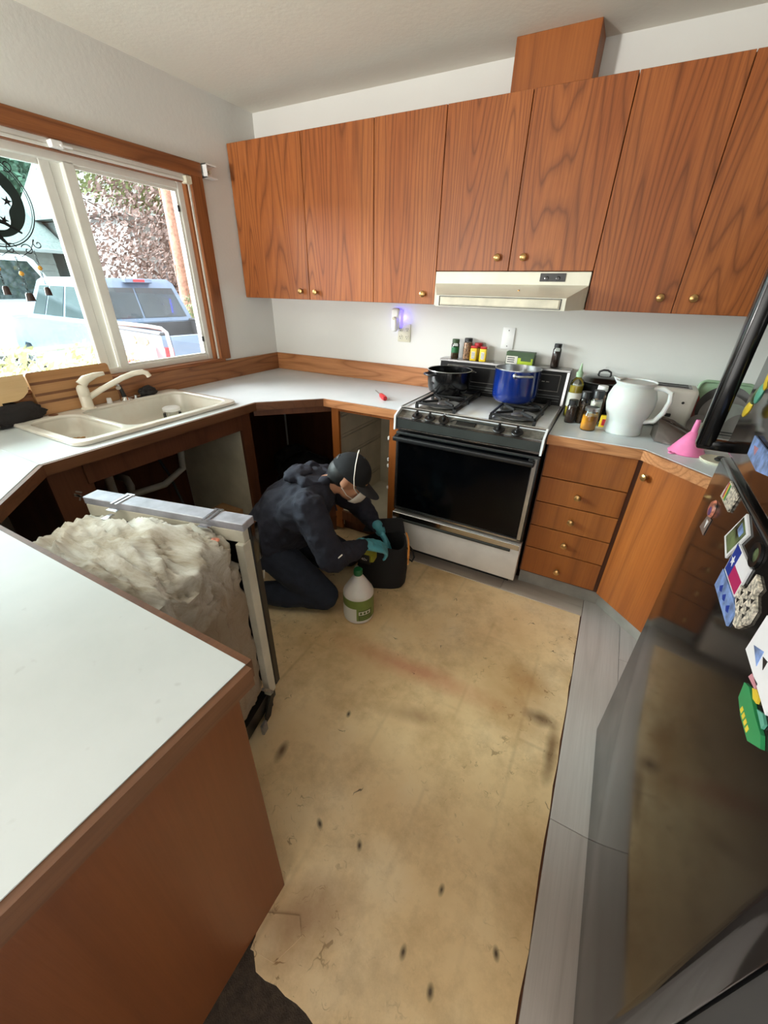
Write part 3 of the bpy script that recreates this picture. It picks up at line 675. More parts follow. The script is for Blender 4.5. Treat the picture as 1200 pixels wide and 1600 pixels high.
part('tape_residue', tp, 'kick', t, ang=0)
t = thing('drain_pipe', 'white plastic drain pipes under the sink in the open cabinet', 'pipe', (.3, -1.4, .1))
part('trap', MB().tube([(.3, -1.62, .73), (.3, -1.62, .5), (.28, -1.58, .42), (.2, -1.5, .42), (.16, -1.46, .5), (.1, -1.44, .52), (.02, -1.44, .52)], .02, 12), 'pipe', t)
part('tailpiece', MB().tube([(.3, -1.2, .73), (.3, -1.22, .55), (.3, -1.35, .5), (.3, -1.6, .52)], .018, 12), 'pipe', t)
one('supply_hose', MB().tube([(.12, -1.3, .75), (.2, -1.25, .5), (.35, -1.3, .35), (.45, -1.25, .22), (.4, -1.12, .13)], .008, 8), 'hose', 'thin dark hose hanging inside the sink cabinet', 'hose')
t = thing('cardboard_box', 'small brown box on the floor of the sink cabinet', 'box', (.42, -1.08, .105))
part('carton', MB().box(.34, -1.14, .106, .52, -1.03, .25, .003, 1), 'board', t); part('flap', MB().box(.34, -1.2, .245, .52, -1.14, .248), 'board', t)

def bagblob(cx, cy, cz, r, sc, seed):
    m = MB(); m.ball((0, 0, 0), 1, seg=4)
    for v in m.bm.verts:
        p = v.co.copy(); n = noise.noise(p * 2.2 + Vector((seed, 0, 0))) * .22 + abs(noise.noise(p * 5 + Vector((0, seed, 0)))) * .14
        p *= 1 + n; v.co = Vector((p.x * sc[0] * r, p.y * sc[1] * r, max(p.z, -.75) * sc[2] * r))
    return m.xf(Matrix.Translation((cx, cy, cz)))
M['poly_black'] = P('black_poly_bag', (14, 14, 15), .3, coat=.2)
one('trash_bag', bagblob(.62, -.50, .27, .19, (1.1, 1, 1.0), 3), 'poly_black', 'crumpled black bag filling the open corner cabinet', 'bag')
one('wadded_cloth', bagblob(.28, -.24, .24, .14, (1, 1, 1), 8), 'cloth_dark', 'dark bundle behind the black bag in the corner cabinet', 'bundle')

# ---------------------------------------------------------------- peninsula base
t = thing('peninsula_cabinet', 'brown wooden peninsula end panel below the foreground countertop', 'cabinet', (1.2, -2.6, 0))
part('end_panel', MB().box(1.872, -2.84, 0, 1.892, -2.268, .870, .002, 1), 'panel_wood', t)
part('back_panel', MB().box(.02, -2.86, 0, 1.872, -2.84, .870), 'panel_wood', t)
part('partition', MB().box(.90, -2.84, .1, .915, -2.30, .870), 'dark_wood', t)
part('support_rail', MB().box(.915, -2.84, .845, 1.872, -2.80, .870), 'dark_wood', t)
part('support_block', MB().box(1.80, -2.34, .83, 1.872, -2.27, .870), 'dark_wood', t)

# ---------------------------------------------------------------- sink
t = thing('double_sink', 'stained white double bowl sink set in the counter under the window', 'sink', (.3, -1.4, CZ))
outer = rrect(.025, -1.82, .583, -.985, .05)
bowl1 = rrect(.115, -1.785, .54, -1.592, .06); bowl2 = rrect(.105, -1.565, .54, -1.02, .06)
part('rim', MB().plate([outer, bowl1[::-1], bowl2[::-1]], CZ + .0005, CZ + .018, .006), 'sink', t, ang=50)
def bowl(x0, y0, x1, y1, r, depth):
    rings = []
    for k, (ins, z) in enumerate(((0, .010), (.004, -.02), (.012, -depth * .7), (.025, -depth * .93), (.045, -depth), (.06, -depth - .002))):
        rings.append([(p[0], p[1], CZ + z) for p in rrect(x0 + ins, y0 + ins, x1 - ins, y1 - ins, max(.01, r - ins * .3))])
    m = MB(); tt = bmesh.new(); R_ = [[tt.verts.new(p) for p in q] for q in rings]; n = len(R_[0])
    for a, b in zip(R_, R_[1:]):
        for i in range(n): tt.faces.new((a[i], a[(i + 1) % n], b[(i + 1) % n], b[i]))
    tt.faces.new(R_[-1]); bmesh.ops.recalc_face_normals(tt, faces=tt.faces)
    return m._add(tt)
part('bowl', bowl(.113, -1.787, .542, -1.590, .06, .085), 'sink', t, ang=50)
b2 = part('bowl', bowl(.103, -1.567, .542, -1.018, .06, .115), 'sink', t, ang=50)
for cx, cy, dz in ((.40, -1.695, .087), (.33, -1.25, .117)): part('drain', MB().lathe([(.028, .004), (.038, .004), (.041, .002), (.041, 0), (.0, 0)], (cx, cy, CZ - dz), seg=24), 'chrome', t)
part('plug_hole_cover', MB().lathe([(0, .003), (.017, .003), (.02, 0)], (.075, -1.655, CZ + .018), seg=20), 'board_dark', t)
# brownish scraps of food in the left bowl
rs = MB()
for i in range(60):
    a = random.uniform(0, 2 * PI); r_ = random.uniform(0, 1) ** .5; rs.ball((.235 + .075 * r_ * math.cos(a), -1.685 + .060 * r_ * math.sin(a), CZ - .080 + random.uniform(0, .01)), random.uniform(.007, .015), (1, 1, .5), 1)
tag(part('food_scraps', rs, 'rust'), 'orange brown food scraps in the left sink bowl', 'food scraps', kind='stuff')

def cyl_lid(cx, cy, z, r, h, m='plastic_white'):
    return MB().lathe([(0, 0), (r, 0), (r, h * .6), (r * .96, h), (r * .8, h), (r * .78, h * .8), (0, h * .8)], (cx, cy, z), seg=28)
t = thing('clip_jar', 'clear jar with a white lid and wire clip in the right sink bowl', 'jar', (.22, -1.15, CZ - .115))
part('glass_body', MB().lathe([(0, 0), (.045, 0), (.048, .01), (.048, .045), (.04, .055), (.04, .062)], (.22, -1.15, CZ - .113)), 'jar_glass', t)
part('lid', MB().lathe([(0, .02), (.035, .021), (.046, .015), (.046, 0), (0, 0)], (.22, -1.15, CZ - .052)), 'plastic_white', t)
w = MB(); w.tube([(.22 + .047 * math.cos(a), -1.15 + .047 * math.sin(a), CZ - .056) for a in [i * 2 * PI / 16 for i in range(16)]], .0015, 6, True)
w.tube([(.25, -1.19, CZ - .05), (.262, -1.205, CZ - .065), (.255, -1.20, CZ - .09)], .0018, 6); part('wire_clip', w, 'chrome', t)
one('jar_lid', cyl_lid(.27, -1.075, CZ - .113, .046, .014).xf(Matrix.Identity(4)), 'plastic_white', 'loose white lid lying in the right sink bowl beside the jar', 'lid')

# faucet
t = thing('faucet', 'cream single lever kitchen faucet behind the sink', 'faucet', (.085, -1.50, CZ + .018))
part('faucet_base', MB().lathe([(0, 0), (.032, 0), (.032, .006), (.026, .010), (.0255, .062), (.0245, .064), (.0255, .066), (.026, .09), (.024, .104), (.016, .115), (0, .118)], (.085, -1.50, CZ + .016)), 'faucet', t)
part('lever', MB().tube([(.085, -1.50, 1.045), (.088, -1.475, 1.068), (.10, -1.43, 1.083), (.105, -1.39, 1.086)], .01, 12, radii=[.024, .021, .013, .009]), 'faucet', t)
part('spout', MB().tube([(.09, -1.48, .985), (.115, -1.43, 1.015), (.16, -1.34, 1.06), (.185, -1.29, 1.078), (.205, -1.25, 1.083), (.215, -1.235, 1.075), (.218, -1.228, 1.058)], .012, 14, radii=[.014, .0135, .013, .013, .013, .013, .013]), 'faucet', t)
t = thing('sprayer', 'black and chrome sink sprayer beside the faucet', 'sprayer', (.07, -1.30, CZ + .018))
part('sprayer_base', MB().lathe([(0, 0), (.024, 0), (.022, .008), (.015, .02), (0, .022)], (.075, -1.305, CZ + .016)), 'chrome', t)
part('sprayer_handle', MB().tube([(.075, -1.305, .95), (.073, -1.31, .985), (.07, -1.318, 1.01), (.085, -1.33, 1.02)], .012, 10, radii=[.012, .010, .012, .010]), 'black_satin', t)
part('nozzle', MB().cyl((.083, -1.33, 1.02), (.105, -1.34, 1.005), .012), 'chrome', t)
one('hole_cap', MB().lathe([(0, 0), (.013, 0), (.011, .025), (.010, .027), (0, .027)], (.07, -1.385, CZ + .017)), 'plastic_white', 'small white cap standing on the sink rim between faucet and sprayer', 'cap')
t = thing('hose_clip', 'small chrome strap lying on the rear rim of the sink', 'bracket', (.09, -1.23, CZ + .018))
part('strap', MB().box(.06, -1.27, CZ + .0175, .10, -1.17, CZ + .021, .001, 1), 'chrome', t); part('stud', MB().cyl((.08, -1.25, CZ + .02), (.08, -1.25, CZ + .034), .008), 'chrome', t)
one('dish_cloth', bagblob(.06, -1.16, .95, .04, (.9, 1.2, .7), 5), 'cloth_dark', 'small dark rag on the counter behind the sink', 'rag')
one('dark_towel', bagblob(.055, -1.80, .96, .07, (.55, 1.7, .75), 12), 'cloth_dark', 'dark cloth bunched against the backsplash left of the sink', 'towel')
# cutting boards leaning on the sill
t = thing('cutting_board', 'long brown wooden cutting board leaning on the sill behind the faucet', 'cutting board', (.05, -1.5, .93))
rm = Matrix.Translation((.052, 0, .933)) @ Matrix.Rotation(math.radians(-9), 4, 'Y')
pts = [(0, p[0], p[1]) for p in rrect(-1.685, 0, -1.315, .19, .015)]
bd = part('board', MB().prism(pts, (-.018, 0, 0)).xf(rm), 'board', t, ang=30)
for z in (.050, .085, .135): part('groove', MB().box(-.0005, -1.682, z, .0012, -1.318, z + .012).xf(rm), 'board_dark', t, ang=0)
t = thing('pale_cutting_board', 'pale wooden board with a curved handle edge, leftmost on the window sill', 'cutting board', (.07, -1.8, .93))
pts = [(0, -2.1, .09), (0, -1.76, .09), (0, -1.735, .10), (0, -1.71, .12), (0, -1.70, .15), (0, -1.70, .195), (0, -2.1, .195)]
rm2 = Matrix.Translation((.078, 0, .93)) @ Matrix.Rotation(math.radians(-9), 4, 'Y')
part('board', MB().prism(pts, (-.02, 0, 0)).xf(rm2), 'board_lt', t, ang=0); part('lower_edge', MB().box(-.02, -2.1, .0, 0, -1.82, .09).xf(rm2), 'board_lt', t)

# screwdriver on the counter
t = thing('screwdriver', 'red handled screwdriver lying on the white counter near the range', 'screwdriver', (1.2, -.44, CZ))
sa, sb = Vector((1.085, -.335, .926)), Vector((1.26, -.515, .926)); sd = (sb - sa).normalized()
part('handle', MB().lathe([(0, 0), (.009, .002), (.010, .012), (.014, .02), (.0145, .05), (.016, .08), (.013, .105), (0, .11)], sb - sd * .155 * .9, sd, 8), 'red', t)
part('shaft', MB().cyl(sa + Vector((0, 0, 0)), sb - sd * .135, .004, seg=8), 'steel', t)

# ---------------------------------------------------------------- gas range
t = thing('gas_range', 'white and black gas range with a black glass oven door', 'range', (1.78, -.35, 0))
SX0, SX1 = 1.402, 2.162
part('body', MB().box(SX0 + .004, -.62, .07, SX1 - .004, -.03, .905), 'black_satin', t)
part('toe_base', MB().box(SX0 + .04, -.58, .0, SX1 - .04, -.08, .07), 'black_satin', t)
part('cooktop', MB().box(SX0, -.615, .905, SX1, -.10, .925, .004, 2), 'white_enamel', t)
part('trim_bar', MB().tube([(SX0 + .003, -.10, .932), (SX0 + .003, -.625, .932), (SX1 - .003, -.625, .932), (SX1 - .003, -.10, .932)], .006, 8), 'chrome', t)
# slanted panel with the knobs
c = MB(); c.prism([(SX0 + .008, -.62, .865), (SX0 + .008, -.62, .918), (SX0 + .008, -.682, .892), (SX0 + .008, -.688, .832), (SX0 + .008, -.62, .832)], (SX1 - SX0 - .016, 0, 0))
panel = part('control_panel', c, 'black_greasy', t, ang=0)
part('panel_strip', MB().box(SX0 + .012, -.692, .842, SX1 - .012, -.686, .888), 'char_strip', panel, ang=0)
c = MB()
for z in (.888, .8935, .832, .8385): c.box(SX0 + .01, -.694, z, SX1 - .01, -.684, z + .0028)
part('chrome_lines', c, 'chrome', panel, ang=0)
for x in (SX0 - .001, SX1 - .009): part('end_cap', MB().prism([(x, -.615, .832), (x, -.615, .936), (x, -.628, .936), (x, -.696, .903), (x, -.700, .828)], (.01, 0, 0)), 'white_enamel', panel, ang=0)
nk = Vector((0, -.32, .95)).normalized()
def rknob(x, y=-.655, z=.904, tilt=0):
    o = part('knob', MB().lathe([(0, 0), (.027, 0), (.028, .003), (.026, .006), (.012, .008), (.009, .012), (0, .013)], (x, y, z), nk, 24), 'black_satin', t)
    g = MB(); g.box(-.0055, -.014, .006, .0055, .014, .030, .002, 1); q = Vector((0, 0, 1)).rotation_difference(nk).to_matrix().to_4x4()
    part('grip', g.xf(Matrix.Translation((x, y, z)) @ q @ Matrix.Rotation(tilt, 4, 'Z')), 'black_satin', o)
for i, x in enumerate((1.515, 1.588, 1.945, 2.032)): rknob(x, tilt=(.0, .1, -.1, .05)[i])
part('loose_knob', MB().lathe([(0, 0), (.027, 0), (.027, .005), (.010, .008), (.009, .03), (0, .031)], (1.665, -.66, .908), Vector((.2, -.5, .8)), 20), 'black_gloss', t)
part('clock_window', MB().box(-.05, -.016, 0, .05, .016, .003, .001, 1).xf(Matrix.Translation((1.78, -.656, .9045)) @ Vector((0, 0, 1)).rotation_difference(nk).to_matrix().to_4x4()), 'black_gloss', t)
part('panel_tubing', MB().tube([(1.70, -.66, .907), (1.72, -.645, .914), (1.75, -.64, .914), (1.80, -.64, .914), (1.88, -.638, .914), (1.92, -.64, .914)], .004, 6), 'char_strip', t)
# oven door
d = part('oven_door', MB().box(SX0 + .002, -.672, .335, SX1 - .002, -.622, .812, .004, 2), 'black_satin', t)
part('glass', MB().box(SX0 + .022, -.677, .358, SX1 - .034, -.671, .80, .002, 1), 'black_glass', d)
c = MB(); c.box(SX0 + .010, -.679, .344, SX0 + .016, -.671, .80); c.box(SX1 - .030, -.679, .344, SX1 - .012, -.671, .80); c.box(SX0 + .010, -.679, .340, SX1 - .012, -.671, .350)
part('door_trim', c, 'steel', d, ang=0)
c = MB(); c.box(SX0 + .0, -.712, .768, SX1 - .02, -.690, .792, .005, 2); c.box(SX0 + .006, -.70, .775, SX0 + .03, -.67, .80, .002, 1); c.box(SX1 - .05, -.70, .775, SX1 - .026, -.67, .80, .002, 1)
part('handle', c, 'black_satin', d)
part('door_top_trim', MB().box(SX0 + .004, -.676, .800, SX1 - .012, -.672, .806), 'char_strip', d, ang=0)
# storage drawer
d = part('storage_drawer', MB().box(SX0, -.682, .090, SX1 - .002, -.62, .318, .004, 2), 'white_stained', t)
part('drawer_band', MB().box(SX0 + .004, -.688, .288, SX1 - .006, -.681, .322, .002, 1), 'chrome', d)
part('drawer_grip', MB().box(SX0 + .03, -.692, .272, SX1 - .05, -.681, .286, .002, 1), 'char_strip', d)
# backguard
g = part('backguard', MB().prism([(SX0 + .005, -.105, .925), (SX0 + .005, -.085, 1.105), (SX0 + .005, -.015, 1.105), (SX0 + .005, -.015, .925)], (SX1 - SX0 - .01, 0, 0)), 'black_panel', t, ang=0)
part('shelf_trim', MB().box(SX0 + .002, -.098, 1.103, SX1 - .002, -.008, 1.117, .002, 1), 'steel', g)
part('side_trim', MB().prism([(SX1 - .018, -.110, .927), (SX1 - .018, -.090, 1.105), (SX1 - .018, -.080, 1.105), (SX1 - .018, -.1, .927)], (.013, 0, 0)), 'steel', g, ang=0)
c = MB(); fm = Matrix.Translation((0, -.1063, .925)) @ Matrix.Rotation(math.radians(-6.3), 4, 'X')
for a, b_, zz0, zz1 in ((1.455, 2.115, .158, .161), (1.455, 2.115, .072, .075)): c.box(a, -.0008, zz0 + .001, b_, .0012, zz1)
c.box(1.455, -.0008, .072, 1.457, .0012, .161); c.box(2.113, -.0008, .072, 2.115, .0012, .161)
part('panel_outline', c.xf(fm), 'kick', g, ang=0)
c = MB()
for z in (.02, .034, .048): c.box(1.43, -.0015, z, 2.13, .001, z + .004)
part('vent_louvre', c.xf(fm), 'char_strip', g, ang=0)
c = MB()
for a in (0, .030, .062): c.box(1.555 + a, -.0012, .128, 1.578 + a, .001, .132)
part('panel_mark', c.xf(fm), 'kick', g, ang=0)
c = MB()
for a in (0, .024): c.box(2.02 + a, -.0012, .120, 2.036 + a, .001, .1235)
part('panel_mark', c.xf(fm), 'kick', g, ang=0)
# recessed burner pans, burners and grates
for gx in (1.585, 1.985):
    part('burner_pan', MB().box(gx - .105, -.585, .9255, gx + .105, -.145, .9285, .001, 1), 'black_greasy', t)
    for gy in (-.47, -.255):
        bp = part('burner', MB().lathe([(0, .014), (.012, .016), (.026, .013), (.030, .009), (.030, .004), (.022, 0), (0, 0)], (gx, gy, .932)), 'zinc', t)
        part('drip_bowl', MB().lathe([(.036, .001), (.06, .003), (.090, .010), (.096, .010), (.090, .004), (.036, -.001)], (gx, gy, .929)), 'bowl_metal', t)
    gr = MB()
    x0, x1, y0, y1, zz = gx - .105, gx + .105, -.585, -.145, .962
    for a, b_ in (((x0, y0), (x1, y0)), ((x1, y0), (x1, y1)), ((x1, y1), (x0, y1)), ((x0, y1), (x0, y0)), ((x0, -.362), (x1, -.362))):
        gr.box(min(a[0], b_[0]) - .005, min(a[1], b_[1]) - .005, .950, max(a[0], b_[0]) + .005, max(a[1], b_[1]) + .005, zz, .002, 1)
    for gy in (-.47, -.255):
        for k in range(4):
            a = PI / 4 + k * PI / 2; dx, dy = math.cos(a), math.sin(a); e = .100
            gr.prism([(gx + dx * .03 - dy * .004, gy + dy * .03 + dx * .004, .952), (gx + dx * .03 + dy * .004, gy + dy * .03 - dx * .004, .952), (gx + dx * e * 1.25 + dy * .004, gy + dy * e * 1.25 - dx * .004, .952), (gx + dx * e * 1.25 - dy * .004, gy + dy * e * 1.25 + dx * .004, .952)], (0, 0, .012))
    for a in (x0, x1):
        for b_ in (y0, y1, -.362): gr.box(a - .007, b_ - .007, .928, a + .007, b_ + .007, .951)
    part('grate', gr, 'iron', t, ang=0)

# pots
t = thing('black_pot', 'black enamel pot with side handles on the left rear burner', 'pot', (1.535, -.27, .962))
R0 = .125
part('pot_body', MB().lathe([(0, .001), (.098, .001), (.110, .006), (.119, .03), (R0, .075), (R0, .122), (R0 + .003, .124), (R0 - .003, .124), (R0 - .004, .075), (.112, .02), (.095, .008), (0, .007)], (1.535, -.27, .962), seg=40), 'black_gloss', t)
part('rim', MB().tube([(1.535 + R0 * math.cos(a), -.27 + R0 * math.sin(a), 1.087) for a in [i * 2 * PI / 40 for i in range(40)]], .0025, 6, True), 'steel', t)
for s_ in (0, 1):
    a0_ = math.radians(232) + s_ * PI; pts = []
    for i in range(9):
        u_ = (i - 4) / 4; rr = R0 - .004 + .034 * (1 - u_ ** 4); aa = a0_ + u_ * .34; pts.append((1.535 + rr * math.cos(aa), -.27 + rr * math.sin(aa), 1.068))
    part('handle', MB().tube(pts, .006, 8), 'black_satin', t)
t = thing('blue_stock_pot', 'tall cobalt blue stock pot with steel rim on the right rear burner', 'pot', (1.915, -.26, .962))
PX, PY, R0 = 1.915, -.27, .118
part('pot_body', MB().lathe([(.096, .0), (.108, .008), (.116, .024), (R0, .05), (R0, .165), (R0 + .001, .167)], (PX, PY, .962), seg=48), 'blue_enamel', t)
part('pot_lining', MB().lathe([(R0 + .002, .166), (R0 + .002, .170), (R0 - .002, .170), (R0 - .003, .05), (.10, .01), (0, .008)], (PX, PY, .962), seg=48), 'steel', t)
part('base', MB().lathe([(0, 0), (.098, 0), (.101, .004), (.096, .006)], (PX, PY, .9615), seg=40), 'steel', t)
for s_ in (0, 1):
    a0_ = math.radians(296) + s_ * PI; pts = []
    for i in range(11):
        u_ = (i - 5) / 5; rr = R0 + .042 * (1 - abs(u_) ** 3.5); aa = a0_ + u_ * .36; pts.append((PX + rr * math.cos(aa), PY + rr * math.sin(aa), 1.108 + .006 * (1 - u_ * u_)))
    hd = part('handle', MB().tube(pts, .0055, 8), 'steel', t)
    if s_ == 0: part('rivet_plate', MB().ball(pts[0], .012, (1, 1, 1.2), 2), 'steel', hd)

# spice jars etc. on the backguard
def lathe_jar(name, label, cat, x, y, z, r, h, content, capm, fill=.75, caph=.16, labelm=None, group=None):
    t = thing(name, label, cat, (x, y, z), group=group)
    part('jar_body', MB().lathe([(0, 0), (r * .9, 0), (r, h * .04), (r, h * (1 - caph) - h * .08), (r * .8, h * (1 - caph))], (x, y, z), seg=24), 'jar_glass', t)
    part('contents', MB().lathe([(0, .002), (r * .88, .002), (r * .93, h * .05), (r * .93, h * fill), (0, h * fill)], (x, y, z), seg=24), content, t)
    part('cap', MB().lathe([(0, h), (r * .84, h), (r * .9, h * .985), (r * .9, h * (1 - caph)), (0, h * (1 - caph))], (x, y, z), seg=24), capm, t)
    if labelm: part('label_wrap', MB().lathe([(r * 1.01, h * .3), (r * 1.01, h * .6)], (x, y, z), seg=24), labelm, t)
    return t
SZ = 1.1175
lathe_jar('spice_jar', 'spice jar with dark green lid, leftmost on the range backguard', 'spice jar', 1.478, -.045, SZ, .024, .108, 'herb', 'dk_green', .5, .2, 'green_cap')
lathe_jar('seasoning_jar', 'clear jar of mixed seeds with black lid on the backguard', 'spice jar', 1.555, -.04, SZ, .026, .118, 'seed', 'black_satin', .78)
lathe_jar('seasoning_jar', 'small jar with red lid behind the yellow tins', 'spice jar', 1.618, -.036, SZ, .026, .096, 'yellow', 'red', .7, .25)
lathe_jar('pepper_jar', 'tall jar of dark peppercorns, alone at the right end of the backguard', 'spice jar', 2.062, -.04, SZ, .022, .122, 'pepper', 'black_satin', .66)
for i, (x, lb) in enumerate(((1.607, 'left of two yellow spice tins with red lids on the backguard'), (1.664, 'right of two yellow spice tins with red lids on the backguard'))):
    t = thing('spice_tin', lb, 'spice tin', (x, -.08, SZ), group='yellow spice tins')
    part('tin', MB().box(x - .019, -.092, SZ, x + .019, -.066, SZ + .070, .003, 2), 'yellow', t)
    part('lid', MB().box(x - .018, -.091, SZ + .070, x + .018, -.067, SZ + .082, .003, 2), 'red', t)
    part('label_panel', MB().box(x - .010, -.0928, SZ + .012, x + .010, -.0918, SZ + .052), 'label_white', t)
    c = MB()
    for k in range(4): c.box(x - .008, -.0934, SZ + .018 + k * .008, x + .008, -.0927, SZ + .020 + k * .008)
    part('print', c, 'char_strip', t, ang=0)
t = thing('tea_box', 'small dark green and lime box lying on the backguard behind the blue pot', 'box', (1.88, -.05, SZ))
part('carton', MB().box(1.80, -.088, SZ, 1.955, -.03, SZ + .068, .001, 1), 'dk_green', t)
part('white_label', MB().box(1.803, -.0895, SZ + .004, 1.866, -.0878, SZ + .046), 'label_white', t)
part('lime_label', MB().box(1.868, -.0895, SZ + .002, 1.950, -.0878, SZ + .038), 'lime', t)
part('green_label', MB().box(1.885, -.0902, SZ + .022, 1.940, -.0892, SZ + .045), 'dk_green', t)
c = MB()
for k in range(3): c.box(1.81, -.0902, SZ + .012 + k * .011, 1.850, -.0894, SZ + .017 + k * .011)
part('print', c, 'char_strip', t, ang=0)

# ---------------------------------------------------------------- things on the right counter
t = thing('oil_bottle', 'squeeze bottle of yellow oil with pale pointed cap beside the range', 'bottle', (2.214, -.235, CZ))
ox, oy = 2.214, -.25
part('bottle_body', MB().lathe([(0, 0), (.030, 0), (.033, .006), (.033, .165), (.029, .182), (.013, .198), (.013, .205), (0, .205)], (ox, oy, CZ)), 'jar_glass', t)
part('oil', MB().lathe([(0, .003), (.028, .003), (.031, .008), (.031, .16), (0, .16)], (ox, oy, CZ)), 'oil', t)
part('spout_cap', MB().lathe([(.015, .200), (.016, .222), (.010, .228), (.006, .25), (.0025, .265), (0, .266)], (ox, oy, CZ)), 'mint', t)
part('label_wrap', MB().lathe([(.0335, .055), (.0335, .125)], (ox, oy, CZ)), 'label_white', t)
lathe_jar('spice_jar', 'short spice jar with black lid in front of the oil bottle', 'spice jar', 2.225, -.372, CZ, .024, .112, 'pepper', 'black_satin', .72, .2)
lathe_jar('spice_jar', 'tall spice jar with black lid behind the orange jar', 'spice jar', 2.272, -.345, CZ, .025, .152, 'herb', 'black_satin', .6, .2)
lathe_jar('spice_jar', 'clear spice jar with wide black cap right behind the orange jar lid', 'spice jar', 2.325, -.35, CZ, .027, .165, 'label_white', 'black_satin', .7, .22)
lathe_jar('salt_bottle', 'tall bottle with rounded white cap behind the black capped jars', 'bottle', 2.335, -.275, CZ, .026, .175, 'seed', 'plastic_white', .7, .14)
t = thing('orange_jar', 'small glass jar of orange preserve with a metal lid on the counter', 'jar', (2.315, -.455, CZ))
part('jar_body', MB().lathe([(0, 0), (.030, 0), (.034, .006), (.034, .075), (.028, .088), (.028, .096)], (2.315, -.455, CZ)), 'jar_glass', t)
part('preserve', MB().lathe([(0, .003), (.031, .004), (.0325, .01), (.0325, .070), (0, .070)], (2.315, -.455, CZ)), 'honey', t)
part('lid', MB().lathe([(.030, .090), (.031, .104), (.028, .107), (0, .1065)], (2.315, -.455, CZ)), 'steel', t)
t = thing('yellow_packet', 'small yellow packet between the orange jar and the pitcher', 'packet', (2.385, -.36, CZ))
part('packet', MB().box(2.36, -.38, CZ, 2.41, -.35, CZ + .055, .003, 1), 'yellow', t); part('label_panel', MB().box(2.37, -.3815, CZ + .01, 2.40, -.3797, CZ + .04), 'red', t)
t = thing('enamel_stockpot', 'black enamel stockpot with domed lid against the back wall', 'pot', (2.325, -.135, CZ))
sx, sy, R0 = 2.325, -.135, .112
part('pot_body', MB().lathe([(0, 0), (R0 * .92, 0), (R0, .008), (R0, .165), (R0 + .005, .168), (R0 - .002, .170)], (sx, sy, CZ), seg=36), 'black_gloss', t)
ld = part('lid', MB().lathe([(R0 + .004, .170), (R0 + .004, .174), (R0 - .01, .178), (R0 * .8, .192), (R0 * .6, .199), (R0 * .3, .203), (0, .204)], (sx, sy, CZ), seg=36), 'black_gloss', t)
part('lid_handle', MB().tube([(sx - .03, sy, CZ + .200), (sx - .026, sy, CZ + .218), (sx - .01, sy, CZ + .226), (sx + .01, sy, CZ + .226), (sx + .026, sy, CZ + .218), (sx + .03, sy, CZ + .200)], .005, 8), 'black_satin', ld)
part('handle', MB().tube([(sx + R0, sy - .04, CZ + .14), (sx + R0 + .03, sy - .03, CZ + .143), (sx + R0 + .03, sy + .02, CZ + .143), (sx + R0, sy + .04, CZ + .14)], .006, 8), 'black_satin', t)
# toaster
t = thing('toaster', 'long white two slice toaster behind the plastic pitcher', 'toaster', (2.59, -.13, CZ))
tm = Matrix.Translation((2.59, -.15, 0)) @ Matrix.Rotation(math.radians(-3), 4, 'Z') @ Matrix.Translation((-2.56, .15, 0))
part('toaster_body', MB().box(2.415, -.235, CZ + .008, 2.705, -.075, CZ + .188, .018, 3).xf(tm), 'toaster', t)
part('top_plate', MB().box(2.445, -.205, CZ + .186, 2.675, -.105, CZ + .191, .002, 1).xf(tm), 'zinc', t)
for yy in (-.185, -.135): part('slot', MB().box(2.46, yy - .012, CZ + .1895, 2.66, yy + .012, CZ + .1925).xf(tm), 'slot', t, ang=0)
part('browning_knob', MB().lathe([(0, 0), (.006, 0), (.005, .004), (0, .004)], (2.655, -.236, CZ + .13), (0, -1, 0), 12).xf(tm), 'slot', t)
part('lever', MB().box(2.60, -.243, CZ + .06, 2.625, -.234, CZ + .075, .003, 1).xf(tm), 'slot', t)
# pitcher
t = thing('plastic_pitcher', 'large frosted white plastic pitcher with a loop handle on the counter', 'pitcher', (2.50, -.42, CZ))
px, py = 2.462, -.405
part('pitcher_body', MB().lathe([(0, 0), (.076, 0), (.080, .006), (.078, .05), (.079, .065), (.090, .09), (.099, .13), (.099, .165), (.088, .198), (.078, .212), (.080, .226), (.084, .232), (.080, .232), (.074, .212), (.094, .16), (.074, .06), (.074, .008), (0, .006)], (px, py, CZ), seg=40), 'pitcher', t)
part('pitcher_lid', MB().lathe([(0, .226), (.070, .228), (.082, .226), (.082, .222), (0, .222)], (px, py, CZ), seg=36), 'pitcher', t)
hx = Vector((.93, -.36, 0)).normalized()
o_ = Vector((px, py, CZ))
part('handle', MB().tube([o_ + hx * .075 + Vector((0, 0, .215)), o_ + hx * .115 + Vector((0, 0, .218)), o_ + hx * .145 + Vector((0, 0, .205)), o_ + hx * .150 + Vector((0, 0, .17)), o_ + hx * .14 + Vector((0, 0, .12)), o_ + hx * .118 + Vector((0, 0, .08)), o_ + hx * .078 + Vector((0, 0, .065))], .011, 10), 'pitcher', t)
sp_ = -hx
part('spout_lip', MB().loft([[o_ + sp_ * .06 + Vector((sp_.y * .03, -sp_.x * .03, .205)), o_ + sp_ * .095 + Vector((0, 0, .225)), o_ + sp_ * .06 + Vector((-sp_.y * .03, sp_.x * .03, .205))], [o_ + sp_ * .06 + Vector((sp_.y * .035, -sp_.x * .035, .236)), o_ + sp_ * .105 + Vector((0, 0, .238)), o_ + sp_ * .06 + Vector((-sp_.y * .035, sp_.x * .035, .236))]]), 'pitcher', t)
